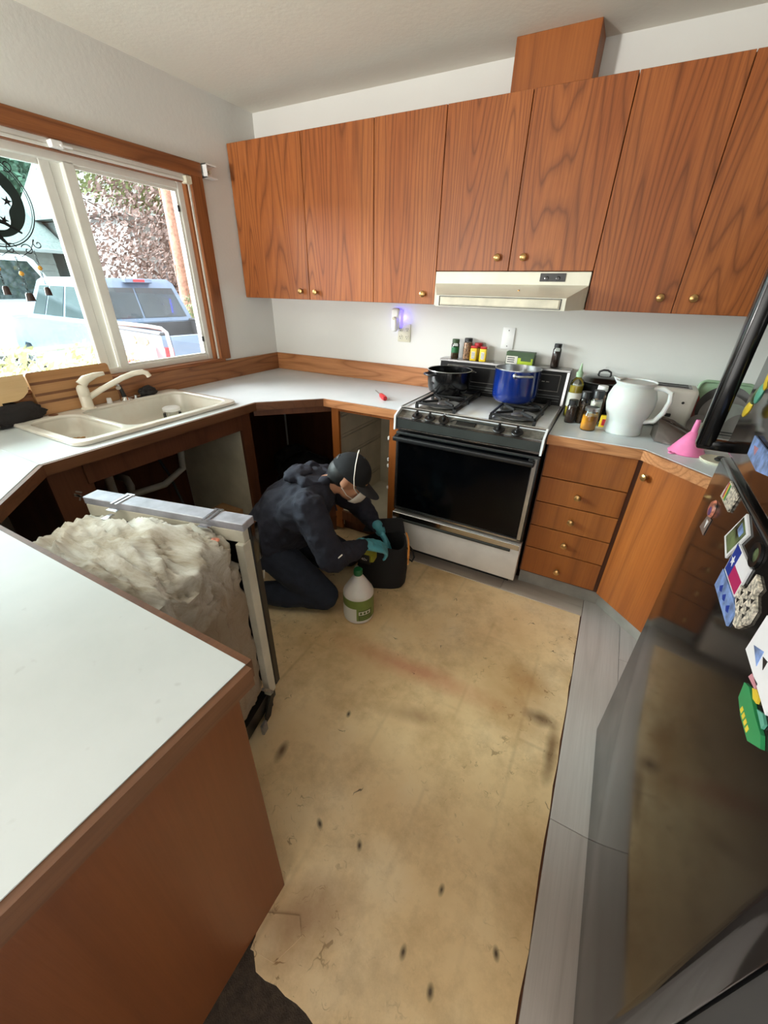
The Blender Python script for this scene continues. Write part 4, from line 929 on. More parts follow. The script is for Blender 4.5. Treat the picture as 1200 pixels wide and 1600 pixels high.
# dark scoop / bowl lying on its side
t = thing('dark_scoop', 'dark smoky plastic scoop lying on the counter right of the pitcher', 'scoop', (2.64, -.42, CZ))
c = MB(); rings = []
for i in range(9):
    u_ = i / 8; w_ = .055 + .03 * math.sin(u_ * 2.6); hh = .085 * (1 - u_ * .75) + .012
    ctr = Vector((2.585 + .16 * u_, -.44 + .02 * u_, CZ + .003)); dr = Vector((.1, -1, 0)).normalized()
    ring = []
    for k in range(9):
        a = PI * k / 8; ring.append(ctr + dr * (math.cos(a) * w_) + Vector((0, 0, hh * math.sin(a))))
    rings.append(ring)
part('shell', c.loft(rings, cap=True), 'smoke', t, ang=50)
part('grip_ridge', MB().tube([(2.585, -.44, CZ + .10), (2.64, -.43, CZ + .085), (2.72, -.42, CZ + .045), (2.77, -.42, CZ + .012)], .006, 8), 'smoke', t)
# funnel upside down
fx, fy = 2.705, -.575
t = thing('pink_funnel', 'pink plastic funnel standing upside down on the counter edge', 'funnel', (fx, fy, CZ))
part('cone', MB().lathe([(.064, 0), (.067, .003), (.064, .006), (.046, .035), (.020, .078), (.012, .088), (.009, .09)], (fx, fy, CZ), seg=36), 'pink', t)
part('stem', MB().lathe([(.012, .086), (.0085, .135), (.006, .137)], (fx, fy, CZ)), 'pink', t)
part('hang_tab', MB().lathe([(.008, 0), (.013, 0), (.013, .004), (.008, .004), (.008, 0)], (fx - .055, fy - .045, CZ + .001), seg=18), 'pink', t)
t = thing('jar_lid', 'cream lid with black scraps near the fridge corner of the counter', 'lid', (2.80, -.62, CZ))
part('disc', MB().lathe([(0, .006), (.045, .006), (.055, .010), (.058, .006), (.055, 0), (0, 0)], (2.80, -.64, CZ + .0), seg=28), 'ivory', t)
part('scraps', MB().ball((2.815, -.63, CZ + .014), .016, (1.2, .9, .5), 2).ball((2.80, -.645, CZ + .012), .012, (1, 1.3, .5), 2), 'slot', t)
one('cotton_ball', MB().ball((2.765, -.54, CZ + .017), .017, (1.1, 1, .9), 3), 'plastic_white', 'small white ball behind the pink funnel', 'ball')
# leaning dishes
def leaner(name, label, cat, mb, mat, loc, ry=0, rx=0, group=None):
    mb.xf(Matrix.Translation(loc) @ Matrix.Rotation(ry, 4, 'Z') @ Matrix.Rotation(rx, 4, 'X'))
    return one(name, mb, mat, label, cat, group)
c = MB(); c.prism([(p[0], 0, p[1]) for p in rrect(-.115, 0, .115, .215, .03)], (0, .008, 0))
tr = thing('mint_tray', 'mint green plastic tray leaning against the back wall', 'tray', (2.86, -.05, CZ))
mt_ = Matrix.Translation((2.86, -.075, CZ)) @ Matrix.Rotation(math.radians(-14), 4, 'X')
part('tray_base', c.xf(mt_), 'mint', tr)
part('tray_rim', MB().tube([mt_ @ Vector((p[0], -.006, p[1])) for p in rrect(-.11, .006, .11, .21, .03)], .007, 8, True), 'mint', tr)
c = MB(); c.prism([(p[0], 0, p[1]) for p in rrect(-.05, 0, .05, .15, .02)], (0, .02, 0)); leaner('red_board', 'red plastic board leaning between toaster and mint tray', 'board', c, 'red', (2.765, -.15, CZ), math.radians(65), math.radians(-12))
def dish(r): return MB().lathe([(0, 0), (r * .6, 0), (r * .65, .004), (r, .018), (r, .022), (r * .62, .009), (0, .006)], (0, 0, r), (0, -1, 0), 40)
M['plate_dark'] = P('dark_stoneware', (78, 76, 74), .35); M['clear_lid'] = P('cloudy_lid', (150, 158, 152), .3, alpha=.75)
for i, (x, y_, r, m, lb) in enumerate(((2.85, -.17, .105, 'plate_dark', 'largest dark grey plate standing upright before the mint tray'), (2.845, -.225, .09, 'grey_plate', 'mid grey plate standing in front of the dark plate'), (2.86, -.29, .078, 'clear_lid', 'cloudy greenish lid standing in front of the grey plates'), (2.90, -.36, .066, 'grey_plate', 'small grey dish standing nearest the fridge handle'))):
    leaner('plate' if i != 2 else 'pot_lid', lb, 'plate' if i != 2 else 'lid', dish(r), m, (x, y_, CZ), math.radians(-14), math.radians(-16))
for i, (x, y_, r) in enumerate(((2.765, -.265, .045), (2.775, -.335, .036))):
    leaner('small_plate', ('small taupe saucer beside the red board', 'smallest pinkish saucer behind the funnel')[i], 'saucer', dish(r), 'grey_plate' if i == 0 else 'label_white', (x, y_, CZ), math.radians(-30), math.radians(-14))
wr_ = thing('dish_rack', 'black wire dish rack holding the grey plates', 'dish rack', (2.9, -.25, CZ))
c = MB(); c.tube([(2.77, -.13, CZ + .012), (3.05, -.13, CZ + .012), (3.05, -.42, CZ + .012), (2.80, -.42, CZ + .012)], .003, 6, True)
part('base_frame', c, 'wire', wr_); c = MB()
for k in range(6): c.tube([(2.79, -.16 - k * .05, CZ + .012), (2.79, -.16 - k * .05, CZ + .05), (3.04, -.16 - k * .05, CZ + .05), (3.04, -.16 - k * .05, CZ + .012)], .0022, 6)
part('wires', c, 'wire', wr_)

# ---------------------------------------------------------------- refrigerator
FX, FY0, FY1 = 2.64, -2.20, -1.33
t = thing('refrigerator', 'tall glossy black top freezer refrigerator at the right edge', 'refrigerator', (3.0, -1.7, 0))
part('cabinet_shell', MB().box(FX + .06, FY0 + .006, .02, 3.46, FY1 - .006, 1.70, .006, 2), 'black_satin', t)
ld_ = part('fridge_door', MB().box(FX, FY0, .012, FX + .055, FY1, 1.138, .010, 3), 'fridge', t)
fd_ = part('freezer_door', MB().box(FX, FY0, 1.152, FX + .055, FY1, 1.70, .010, 3), 'fridge', t)
c = MB(); c.box(FX - .072, FY1 - .075, 1.168, FX - .036, FY1 - .038, 1.69, .010, 3); part('handle', c, 'black_gloss', fd_)
c = MB(); c.box(FX - .07, FY1 - .074, 1.166, FX + .006, FY1 - .040, 1.19, .005, 2); c.box(FX - .07, FY1 - .074, 1.65, FX + .006, FY1 - .040, 1.68, .005, 2); part('handle_mount', c, 'black_gloss', fd_)
part('toe_grille', MB().box(FX + .05, FY0 + .01, 0, FX + .07, FY1 - .01, .02), 'black_satin', t)
for yy in (FY0 + .05, FY1 - .05): part('foot', MB().cyl((FX + .10, yy, .0), (FX + .10, yy, .022), .018), 'slot', t)

XM = FX - .0006
def magnet(name, label, cat, pts, mat, th=.0035, group='fridge magnets and stickers'):
    t = thing(name, label, cat, (XM, sum(p[0] for p in pts) / len(pts), min(p[1] for p in pts)), group=group)
    part('plate', MB().prism([(XM, p[0], p[1]) for p in pts], (-th, 0, 0)), mat, t, ang=0)
    return t
def on(t, nm, pts, mat, d=.0035, th=.0006): return part(nm, MB().prism([(XM - d, p[0], p[1]) for p in pts], (-th, 0, 0)), mat, t, ang=0)
def rc(y0, y1, z0, z1): return [(y0, z0), (y1, z0), (y1, z1), (y0, z1)]
for nm, cc, kw in (('m_blue', (22, 56, 150), {}), ('m_red', (178, 40, 96), {}), ('m_white', (236, 236, 238), {}), ('m_sky', (132, 160, 214), dict(var=.3, scale=40)), ('m_photo', (96, 110, 76), dict(var=.5, scale=40)),
                   ('m_grn', (44, 140, 84), {}), ('m_yel', (226, 196, 60), {}), ('m_pinkish', (200, 140, 150), {}), ('m_teal', (96, 170, 146), {}), ('m_print', (204, 196, 180), dict(var=.6, scale=160)),
                   ('m_button', (196, 120, 96), dict(var=.5, scale=60)), ('m_clear', (120, 104, 96), {}), ('m_dpurple', (90, 60, 110), {})):
    M[nm] = P(nm, cc, .4, **({'var': .04} | kw))
t = magnet('card_magnet', 'small picture card with rainbow edge, top of the fridge door', 'magnet', [(-1.475, 1.087), (-1.565, 1.088), (-1.576, 1.131), (-1.492, 1.132)], 'm_print')
for i, m in enumerate(('m_red', 'm_yel', 'm_grn')): on(t, 'rainbow_stripe', rc(-1.50 - i * .008, -1.492 - i * .008, 1.092, 1.128), m)
t = thing('button_magnet', 'round pink and orange button magnet by the cabinet door', 'magnet', (XM, -1.456, 1.03), group='fridge magnets and stickers')
part('disc', MB().lathe([(0, .006), (.018, .005), (.022, 0), (0, 0)], (XM, -1.456, 1.044), (-1, 0, 0)), 'm_button', t); part('purple_half', MB().lathe([(0, .002), (.010, .001), (.011, 0)], (XM - .0055, -1.462, 1.040), (-1, 0, 0)), 'm_dpurple', t)
t = magnet('clear_sticker', 'worn clear sticker below the round magnet', 'sticker', [(-1.446, 1.025), (-1.482, 1.027), (-1.476, .981), (-1.425, .979)], 'm_clear', .001); on(t, 'glare_patch', [(-1.455, 1.015), (-1.472, 1.017), (-1.462, .995)], 'm_white', .001)
t = magnet('photo_magnet', 'white bordered photo magnet tilted above the state flag', 'magnet', [(-1.66, 1.130), (-1.713, 1.112), (-1.668, 1.033), (-1.612, 1.053)], 'm_white')
on(t, 'picture', [(-1.658, 1.121), (-1.702, 1.107), (-1.667, 1.043), (-1.622, 1.058)], 'm_photo'); on(t, 'blue_flower', [(-1.665, 1.112), (-1.69, 1.105), (-1.683, 1.090), (-1.660, 1.094)], 'm_sky', .0041)
t = magnet('flag_magnet', 'red, white and blue one-star flag magnet on the fridge', 'magnet', rc(-1.785, -1.690, 1.021, 1.083), 'm_white')
on(t, 'blue_field', rc(-1.725, -1.693, 1.024, 1.080), 'm_blue'); on(t, 'red_band', rc(-1.782, -1.725, 1.024, 1.052), 'm_red')
on(t, 'star', [(-1.709 + (.011 if k % 2 == 0 else .0045) * math.sin(k * PI / 5), 1.052 + (.011 if k % 2 == 0 else .0045) * math.cos(k * PI / 5)) for k in range(10)], 'm_white', .0041)
t = magnet('blue_picture_magnet', 'long light blue picture magnet below the flag', 'magnet', rc(-1.814, -1.684, .977, 1.017), 'm_sky')
for a in (-1.71, -1.74, -1.775): on(t, 'bird', [(a, .993), (a - .012, 1.003), (a - .02, .992), (a - .01, .988)], 'm_blue')
t = thing('ring_magnet', 'round black ring magnet right of the flag', 'magnet', (XM, -1.774, 1.08), group='fridge magnets and stickers')
part('ring', MB().lathe([(.013, 0), (.022, 0), (.022, .005), (.013, .004), (.013, 0)], (XM, -1.775, 1.106), (-1, 0, 0)), 'black_satin', t); part('centre', MB().lathe([(0, .003), (.013, .002)], (XM, -1.775, 1.106), (-1, 0, 0)), 'm_photo', t)
t = magnet('newsprint_magnet', 'jagged state shaped black and white magnet below the ring', 'magnet', [(-1.817, 1.093), (-1.849, 1.087), (-1.845, 1.072), (-1.871, 1.059), (-1.872, 1.033), (-1.849, 1.002), (-1.832, .998), (-1.825, 1.012), (-1.789, 1.029), (-1.788, 1.05), (-1.811, 1.055)], 'm_print', .005)
for k in range(9):
    a = -1.80 - (k % 3) * .022; z = 1.03 + (k // 3) * .016; on(t, 'dark_mark', [(a, z), (a - .012, z + .006), (a - .008, z - .005)], 'slot', .005)
t = magnet('postcard_magnet', 'pale blue postcard magnet cut by the right picture edge', 'magnet', [(-1.905, 1.078), (-2.03, 1.060), (-2.03, 1.005), (-1.906, 1.008)], 'm_white'); on(t, 'blue_figure', [(-1.92, 1.03), (-1.95, 1.045), (-1.955, 1.02)], 'm_sky'); on(t, 'dark_figure', [(-1.955, 1.04), (-1.97, 1.045), (-1.972, 1.03)], 'slot')
t = magnet('green_magnet', 'long green animal shaped magnet with yellow lettering strip', 'magnet', [(-1.955, .985), (-1.97, .992), (-2.017, .987), (-2.049, .987), (-2.064, .978), (-2.036, .955), (-1.993, .954), (-1.964, .961)], 'm_grn', .005)
for k in range(4): on(t, 'yellow_letter', rc(-1.992 - k * .011, -1.985 - k * .011, .958, .966), 'm_yel', .005)
magnet('yellow_magnet', 'small yellow round-topped magnet above the green one', 'magnet', [(-1.975, .996), (-1.985, 1.004), (-1.998, 1.004), (-2.002, .994), (-1.99, .990)], 'm_yel')
magnet('teal_magnet', 'small teal magnet beside the green one', 'magnet', [(-2.010, .992), (-2.024, 1.001), (-2.04, .998), (-2.04, .989)], 'm_teal')
magnet('pink_magnet', 'small pink and white magnet above the yellow one', 'magnet', [(-1.952, .995), (-1.955, 1.005), (-1.98, 1.010), (-1.982, 1.0)], 'm_pinkish')
t = magnet('blue_note', 'crumpled light blue note at the bottom of the freezer door', 'note', [(-1.505, 1.239), (-1.607, 1.238), (-1.663, 1.208), (-1.600, 1.195), (-1.514, 1.201)], 'm_sky', .003)
on(t, 'pink_smudge', [(-1.53, 1.225), (-1.56, 1.228), (-1.555, 1.212)], 'm_pinkish', .003)
t = thing('leaf_magnet', 'yellow green leaf cluster ornament on the freezer door', 'magnet', (XM, -1.45, 1.28), group='fridge magnets and stickers')
for k in range(7):
    a = -1.405 - k * .016; z = 1.27 + k * .02 + (k % 2) * .012
    part('leaf', MB().ball((XM - .008, a, z), .02, (.3, .6, 1.2), 2, Matrix.Rotation(.6 - k * .2, 4, 'X')), ('m_yel', 'm_photo', 'm_teal')[k % 3], t)

# ---------------------------------------------------------------- dishwasher pulled out from the peninsula
t = thing('dishwasher', 'pulled out dishwasher seen from behind, wrapped in grimy white insulation', 'dishwasher', (1.486, -1.806, 0), math.radians(12.9))
W = .60
part('front_door', MB().box(-W, -.032, .11, 0, 0, .842, .004, 1), 'black_satin', t, True)
part('console', MB().box(-W, -.030, .70, .002, .012, .842, .006, 2), 'black_gloss', t, True)
part('top_rail', MB().box(-W, -.062, .842, 0, -.004, .868, .002, 1), 'galv_bar', t, True)
c = MB(); c.box(-W + .004, -.062, .80, -.004, -.034, .842, .002, 1); c.box(-.030, -.075, .10, -.002, -.034, .80, .002, 1); c.box(-W + .002, -.075, .10, -W + .030, -.034, .80, .002, 1)
part('tub_flange', c, 'tub', t, True)
for x in (-.46, -.12):
    b_ = MB(); b_.box(x - .012, -.075, .8685, x - .005, -.002, .871); b_.box(x + .005, -.075, .8685, x + .012, -.002, .871); b_.box(x - .02, -.090, .850, x + .02, -.072, .853)
    b_.box(x - .016, -.010, .8685, x + .016, -.002, .8715); b_.box(x - .014, -.12, .835, x + .005, -.085, .838, mtx=Matrix.Identity(4)); part('mounting_bracket', b_, 'chrome', t, True)
# insulation blanket: soft, creased
ins = MB(); tt = bmesh.new(); bmesh.ops.create_cube(tt, size=2); bmesh.ops.subdivide_edges(tt, edges=tt.edges[:], cuts=64, use_grid_fill=True)
for v in tt.verts:
    p = v.co.copy(); q = Vector((p.x, p.y, p.z)); l8 = (abs(q.x) ** 11 + abs(q.y) ** 11 + abs(q.z) ** 11) ** (1 / 11); q /= l8
    w = Vector((-.303 + q.x * .287, -.345 + q.y * .292, .462 + q.z * .372))
    top = max(0, q.z); back = max(0, -q.y)
    w.z += top * (.028 * math.cos(q.x * 1.4) - .02 * back) - .01
    n = noise.noise(Vector((w.x * 3.2, w.y * 11, w.z * 7)))
    rid = 1 - abs(noise.noise(Vector((w.x * 5 + .8 * noise.noise(w * 6), w.y * 19 + w.x * 6, w.z * 13))) * 2)
    rid2 = 1 - abs(noise.noise(Vector((w.x * 9 + w.y * 7, w.y * 42 + w.x * 12, w.z * 30)) + Vector((3, 3, 3))) * 2)
    nd = q.normalized(); amt = (.35 + .65 * top)
    w += nd * ((n * .018 + rid * .030 + rid2 * .020 - .034) * amt + .012 * noise.noise(w * 4))
    w.x = min(w.x, -.0265 + max(0, (-.1 - w.y)) * .12) if w.y > -.2 else w.x
    w.y = min(w.y, -.064); v.co = w
ins._add(tt); part('insulation_blanket', ins, 'insul', t, True, ang=70)
part('red_sticker', MB().ball((-.065, -.115, .834), .013, (1.2, 1, .3), 2), 'm_button', t, True)
c = MB(); c.box(-W + .02, -.56, .03, -W + .05, -.02, .10); c.box(-.05, -.56, .03, -.02, -.02, .10); c.box(-W + .05, -.56, .06, -.05, -.53, .09); part('base_frame', c, 'black_satin', t, True)
c = MB(); c.prism([(-.012, -.02, .12), (-.012, -.05, .12), (-.012, -.12, .035), (-.012, -.12, .0), (-.012, -.09, .0)], (.006, 0, 0)); part('hinge_arm', c, 'slot', t, True, ang=0)
part('hinge_spring', MB().cyl((.004, -.07, .12), (.004, -.12, .2), .006, seg=10), 'zinc', t, True)
for x, y_ in ((-.03, -.05), (-.03, -.5), (-W + .03, -.05), (-W + .03, -.5)): part('levelling_leg', MB().cyl((x, y_, 0), (x, y_, .04), .011, seg=12), 'slot', t, True)
part('side_clip', MB().box(.0, -.17, .0, .012, -.14, .05, .002, 1), 'zinc', t, True)

# ---------------------------------------------------------------- bleach jug
t = thing('cleaner_jug', 'white gallon jug with green cap and green label on the floor', 'jug', (1.508, -1.245, 0))
jx, jy = 1.508, -1.245
part('jug_body', MB().lathe([(0, .002), (.066, .002), (.075, .01), (.0765, .02), (.0765, .165), (.072, .178), (.050, .215), (.030, .248), (.021, .262), (.020, .272), (0, .272)], (jx, jy, 0), seg=40), 'jug', t)
part('cap', MB().lathe([(.0215, .266), (.0225, .268), (.0225, .292), (.019, .297), (0, .297)], (jx, jy, 0), seg=24), 'green_cap', t)
part('label_wrap', MB().lathe([(.0772, .028), (.0772, .155)], (jx, jy, 0), seg=40), 'label_green', t)
cd = (Vector((CAM.x, CAM.y, 0)) - Vector((jx, jy, 0))).normalized(); ca = math.atan2(cd.y, cd.x)
def wrap(a0, a1, z0, z1, m, nm, r=.0776):
    n = 10; mb = MB(); tt = bmesh.new(); lo = []; hi = []
    for i in range(n + 1):
        a = ca + a0 + (a1 - a0) * i / n; lo.append(tt.verts.new((jx + r * math.cos(a), jy + r * math.sin(a), z0))); hi.append(tt.verts.new((jx + r * math.cos(a), jy + r * math.sin(a), z1)))
    for i in range(n): tt.faces.new((lo[i], lo[i + 1], hi[i + 1], hi[i]))
    part(nm, mb._add(tt), m, t)
wrap(-1.5, -.15, .028, .105, 'label_white', 'white_panel'); wrap(-.02, .95, .030, .095, 'label_dgreen', 'text_block')
wrap(.0, .8, .066, .088, 'label_white', 'white_box', .0780)
for k in range(3): wrap(.06 + k * .24, .22 + k * .24, .070, .084, 'label_dgreen', 'letter_block', .0783)
for k in range(2): wrap(.05, .85, .038 + k * .012, .043 + k * .012, 'label_green', 'text_line', .0780)
part('handle', MB().tube([(jx - .02, jy + .028, .255), (jx - .045, jy + .06, .25), (jx - .05, jy + .068, .2), (jx - .045, jy + .062, .165)], .011, 10), 'jug', t)

# ---------------------------------------------------------------- tool bag
bx, by = 1.475, -.93
t = thing('tool_bag', 'black fabric tool bag standing open on the floor before the man', 'tool bag', (bx, by, 0), math.radians(25))
rings = []
for z, sx_, sy_ in ((.002, .125, .085), (.02, .135, .095), (.12, .14, .10), (.20, .135, .092), (.25, .13, .085), (.275, .125, .078)):
    rings.append([(sx_ * math.copysign(abs(math.cos(a)) ** .6, math.cos(a)) * (1 + .02 * math.sin(5 * a + z * 30)), sy_ * math.copysign(abs(math.sin(a)) ** .6, math.sin(a)), z + (.02 * math.sin(2 * a) if z > .25 else 0)) for a in [i * 2 * PI / 28 for i in range(28)]])
rings2 = [[(p[0] * .93, p[1] * .9, max(p[2], .02)) for p in r] for r in rings[::-1]][:-1] + [[(p[0] * .9, p[1] * .9, .02) for p in rings[0]]]
part('bag_body', MB().loft(rings + rings2, cap=False), 'bag', t, True, ang=60)
part('side_flap', MB().loft([[(-.12, .07, .28), (.12, .07, .28), (.12, .078, .28), (-.12, .078, .28)], [(-.09, .10, .34), (.10, .10, .36), (.10, .108, .36), (-.09, .108, .34)]]), 'bag', t, True)
part('webbing', MB().tube([(.125, .03, .31), (.138, .0, .29), (.143, -.03, .24), (.142, -.05, .19)], .006, 6, radii=[.005, .005, .006, .007]), 'orange', t, True)
part('orange_tab', MB().prism([(.143, -.035, .215), (.141, -.075, .205), (.139, -.07, .165), (.145, -.035, .155)], (.004, 0, 0)), 'orange', t, True, ang=0)
part('side_loop', MB().tube([(.14, .0, .25), (.165, -.02, .23), (.175, -.03, .19), (.165, -.03, .16), (.145, -.02, .17)], .005, 8), 'bag', t, True)
t = thing('yellow_tool', 'yellow and black battery tool marked 40 resting in the tool bag', 'power tool', (1.448, -1.062, .222), math.radians(8))
part('tool_shell', MB().box(-.055, -.03, .0, .05, .03, .055, .01, 2), 'tool_yel', t, True); part('battery', MB().box(-.03, -.034, -.012, .035, -.026, .045, .004, 2), 'slot', t, True)
c = MB()
for k in range(4): c.box(.03 + k * .006, -.034, .006 + k * .002, .033 + k * .006, -.028, .05)
part('vent_ribs', c, 'tool_yel', t, True, ang=0)
text('mark', '40v', .024, 'label_white', t, wm(t) @ Matrix.Translation((.0, -.0345, .018)) @ Matrix.Rotation(PI / 2, 4, 'X'))

# ---------------------------------------------------------------- the man
MO = Vector((1.205, -1.165, 0)); MF = Vector((.9, .436, 0)).normalized(); MR = Vector((MF.y, -MF.x, 0)); MZ = Vector((0, 0, 1))
def mw(a, b, z): return MO + MF * a + MR * b + MZ * z
def remesh(o, vox, smooth=4, disp=None):
    m = o.modifiers.new('voxel', 'REMESH'); m.mode = 'VOXEL'; m.voxel_size = vox; m.use_smooth_shade = True
    if smooth: s = o.modifiers.new('smooth', 'SMOOTH'); s.iterations = smooth; s.factor = .5
    if disp:
        tx = bpy.data.textures.new('folds', 'CLOUDS'); tx.noise_scale = disp[1]; d = o.modifiers.new('folds', 'DISPLACE'); d.texture = tx; d.strength = disp[0]; d.mid_level = .5
        tx.noise_type = 'HARD_NOISE' if len(disp) > 2 else 'SOFT_NOISE'
    return o
hc = mw(.178, .0, .690); hf = (MF * .84 - MZ * .542).normalized(); hu = (MF * .542 + MZ * .84).normalized(); hr_ = hf.cross(hu).normalized()   # head frame: forward, up, its own right
def hw(f, u_, r): return hc + hf * f + hu * u_ + hr_ * r
HM = Matrix(((hf.x, hr_.x, hu.x, 0), (hf.y, hr_.y, hu.y, 0), (hf.z, hr_.z, hu.z, 0), (0, 0, 0, 1)))   # local x=fwd y=right z=up
HM3 = HM
body = MB()
# head
body.ball(hw(-.008, .022, 0), .088, (1.08, .86, 1.05), 4, HM3)
body.ball(hw(.035, -.045, 0), .058, (1.05, .92, 1.1), 3, HM3); body.ball(hw(.058, -.085, 0), .028, (1, 1.1, .8), 3, HM3)
body.ball(hw(.088, -.012, 0), .012, (1, .8, 1), 2, HM3); body.caps(hw(.080, .018, 0), hw(.104, -.022, 0), .008, .012)
for s_ in (1, -1):
    body.ball(hw(-.012, -.006, s_ * .078), .028, (.7, .22, 1.1), 3, HM3 @ Matrix.Rotation(s_ * .3, 4, 'Z'))
    body.ball(hw(.055, -.03, s_ * .038), .022, (1, .9, .9), 2, HM3)
body.caps(hw(.082, .03, -.04), hw(.082, .03, .04), .009)
body.caps(hw(.078, -.062, -.02), hw(.078, -.062, .02), .007)
body.caps(mw(.05, 0, .64), hw(-.03, -.06, 0), .052, .050)
# trunk and limbs
body.caps(mw(-.23, -.05, .34), mw(-.23, .05, .34), .11); body.caps(mw(-.23, 0, .36), mw(-.12, 0, .50), .115, .11); body.caps(mw(-.12, 0, .50), mw(0, 0, .595), .115, .105)
body.caps(mw(.0, -.12, .60), mw(.0, .12, .60), .07)
JR = [mw(.01, .175, .612), mw(.125, .275, .405), mw(.262, .095, .368)]
JL = [mw(.02, -.16, .60), mw(.20, -.235, .42), mw(.32, -.13, .325)]
for J in (JR, JL): body.caps(J[0], J[1], .045, .038); body.caps(J[1], J[2], .038, .026)
LR = [mw(-.22, .10, .31), mw(.055, .165, .085), mw(-.33, .15, .075)]
LL = [mw(-.22, -.10, .31), mw(.135, -.205, .085), mw(-.27, -.16, .075)]
for J in (LR, LL): body.caps(J[0], J[1], .072, .05); body.caps(J[1], J[2], .05, .035); body.caps(J[2], J[2] - MF * .12 - MZ * .02, .035, .025)
man = part('person', body, 'skin', ang=0)
tag(man, 'person in navy hoodie, cap and white respirator kneeling over a tool bag', 'person')
remesh(man, .007, 5)
def mpart(name, mb, mat, vox, sm=4, disp=None, label=None):
    o = part(name, mb, mat, man, ang=0, label=label); remesh(o, vox, sm, disp); return o
# eyes (under the brim)
for s_ in (1, -1): part('eye', MB().ball(hw(.074, .012, s_ * .03), .011, seg=3), 'eye', man); part('eyebrow', MB().caps(hw(.087, .034, s_ * .018), hw(.080, .036, s_ * .045), .004), 'hair', man)
mpart('hair', MB().ball(hw(-.03, .005, 0), .086, (.95, .9, .85), 3, HM3).ball(hw(-.06, -.035, 0), .05, (.7, 1.1, .9), 3, HM3), 'hair', .008, 2)
# hoodie
h = MB()
h.caps(mw(-.235, -.075, .36), mw(-.235, .075, .36), .135); h.caps(mw(-.23, -.05, .37), mw(-.13, -.05, .51), .145, .14); h.caps(mw(-.23, .05, .37), mw(-.13, .05, .51), .145, .14)
h.caps(mw(-.13, -.05, .50), mw(0, -.05, .60), .14, .115); h.caps(mw(-.13, .05, .50), mw(0, .05, .60), .14, .115)
h.caps(mw(.0, -.15, .605), mw(.0, .15, .605), .082); h.caps(mw(-.05, -.14, .56), mw(-.05, .14, .56), .10)
h.caps(mw(-.18, 0, .36), mw(-.04, 0, .46), .13, .12)
for J, sg in ((JR, 1), (JL, -1)):
    h.caps(J[0], J[0].lerp(J[1], .55), .080, .072); h.caps(J[0].lerp(J[1], .55), J[1] - MZ * .005, .072, .066); h.caps(J[1] - MZ * .005, J[1].lerp(J[2], .5) - MZ * .006, .066, .052); h.caps(J[1].lerp(J[2], .5) - MZ * .006, J[1].lerp(J[2], .93), .052, .036)
    for k, (u_, rr) in enumerate(((.25, .077), (.5, .075), (.72, .071))):   # bunched sleeve folds
        c_ = J[0].lerp(J[1], u_); h.ball(c_ + MR * sg * .004, rr, (1, 1, .22), 3, (J[1] - J[0]).to_track_quat('Z', 'Y').to_matrix().to_4x4() @ Matrix.Rotation(.5, 4, 'X'))
    for k, (u_, rr) in enumerate(((.15, .070), (.4, .062), (.66, .052))):
        c_ = J[1].lerp(J[2], u_); h.ball(c_, rr, (1, 1, .22), 3, (J[2] - J[1]).to_track_quat('Z', 'Y').to_matrix().to_4x4() @ Matrix.Rotation(-.4, 4, 'X'))
hoodie = mpart('hoodie', h, 'hoodie', .008, 3, (.024, .05))
# the hood bunched behind the neck
hd = MB(); ring = []
for k in range(14):
    a = 2 * PI * k / 14; ring.append(mw(.02 + .075 * math.cos(a) - .02, .095 * math.sin(a), .688 + .018 * math.cos(a + PI) + .006 * math.sin(3 * a)))
hd.tube(ring, .03, 10, True, radii=[.026 + .010 * math.sin(k * 2.1) for k in range(14)])
hd.ball(mw(-.065, .01, .705), .055, (1.1, 1.5, .6), 3); hd.caps(mw(-.09, -.06, .695), mw(-.10, .05, .70), .028)
mpart('hood', hd, 'hoodie', .007, 2, (.018, .04))
for s_ in (0,):
    part('drawstring', MB().tube([mw(.07, .05, .63), mw(.11, .055, .58), mw(.12, .05, .53)], .0035, 6), 'hoodie', man)
part('zip_tag', MB().caps(mw(.165, .318, .44), mw(.18, .315, .455), .003), 'mask', man, label='small pale tag on the sleeve')
# jeans
j = MB(); j.caps(mw(-.24, -.08, .33), mw(-.24, .08, .33), .13)
for J in (LR, LL):
    j.caps(J[0], J[0].lerp(J[1], .5), .105, .092); j.caps(J[0].lerp(J[1], .5), J[1], .092, .074); j.caps(J[1], J[1].lerp(J[2], .5) + MZ * .0, .072, .070); j.caps(J[1].lerp(J[2], .5), J[2], .070, .058)
jo = mpart('jeans', j, 'jeans', .009, 3, (.016, .09))
for J in (LR, LL):
    s = MB(); e = J[2] - MF * .03; s.caps(e + MZ * .0, e - MF * .15 - MZ * .02, .042, .034); s.ball(e - MF * .16 - MZ * .025, .04, (1, 1, .8), 3); mpart('shoe', s, 'shoe', .006, 2)
part('trouser_tab', MB().caps(mw(-.215, .235, .285), mw(-.22, .24, .245), .004), 'mask', man, label='pale strap end at the hip pocket')
# cap
cp = MB(); prof = []
for k in range(9):
    a = PI / 2 * k / 8; prof.append((1.0 * math.cos(a), math.sin(a)))
tt = bmesh.new(); rg = []
for r_, z_ in prof[:-1]:
    rg.append([tt.verts.new((.103 * r_ * math.cos(b), .087 * r_ * math.sin(b), .004 + .104 * z_)) for b in [i * 2 * PI / 36 for i in range(36)]])
tp_ = tt.verts.new((0, 0, .1085))
for a, b in zip(rg, rg[1:]):
    for i in range(36): tt.faces.new((a[i], a[(i + 1) % 36], b[(i + 1) % 36], b[i]))
for i in range(36): tt.faces.new((rg[-1][i], rg[-1][(i + 1) % 36], tp_))
bmesh.ops.solidify(tt, geom=tt.faces[:], thickness=.004)
CM = Matrix.Translation(hc + hu * .016 - hf * .006) @ HM3 @ Matrix.Rotation(math.radians(8), 4, 'Y')
cap = part('cap', cp._add(tt).xf(CM), 'cap', man, ang=60)
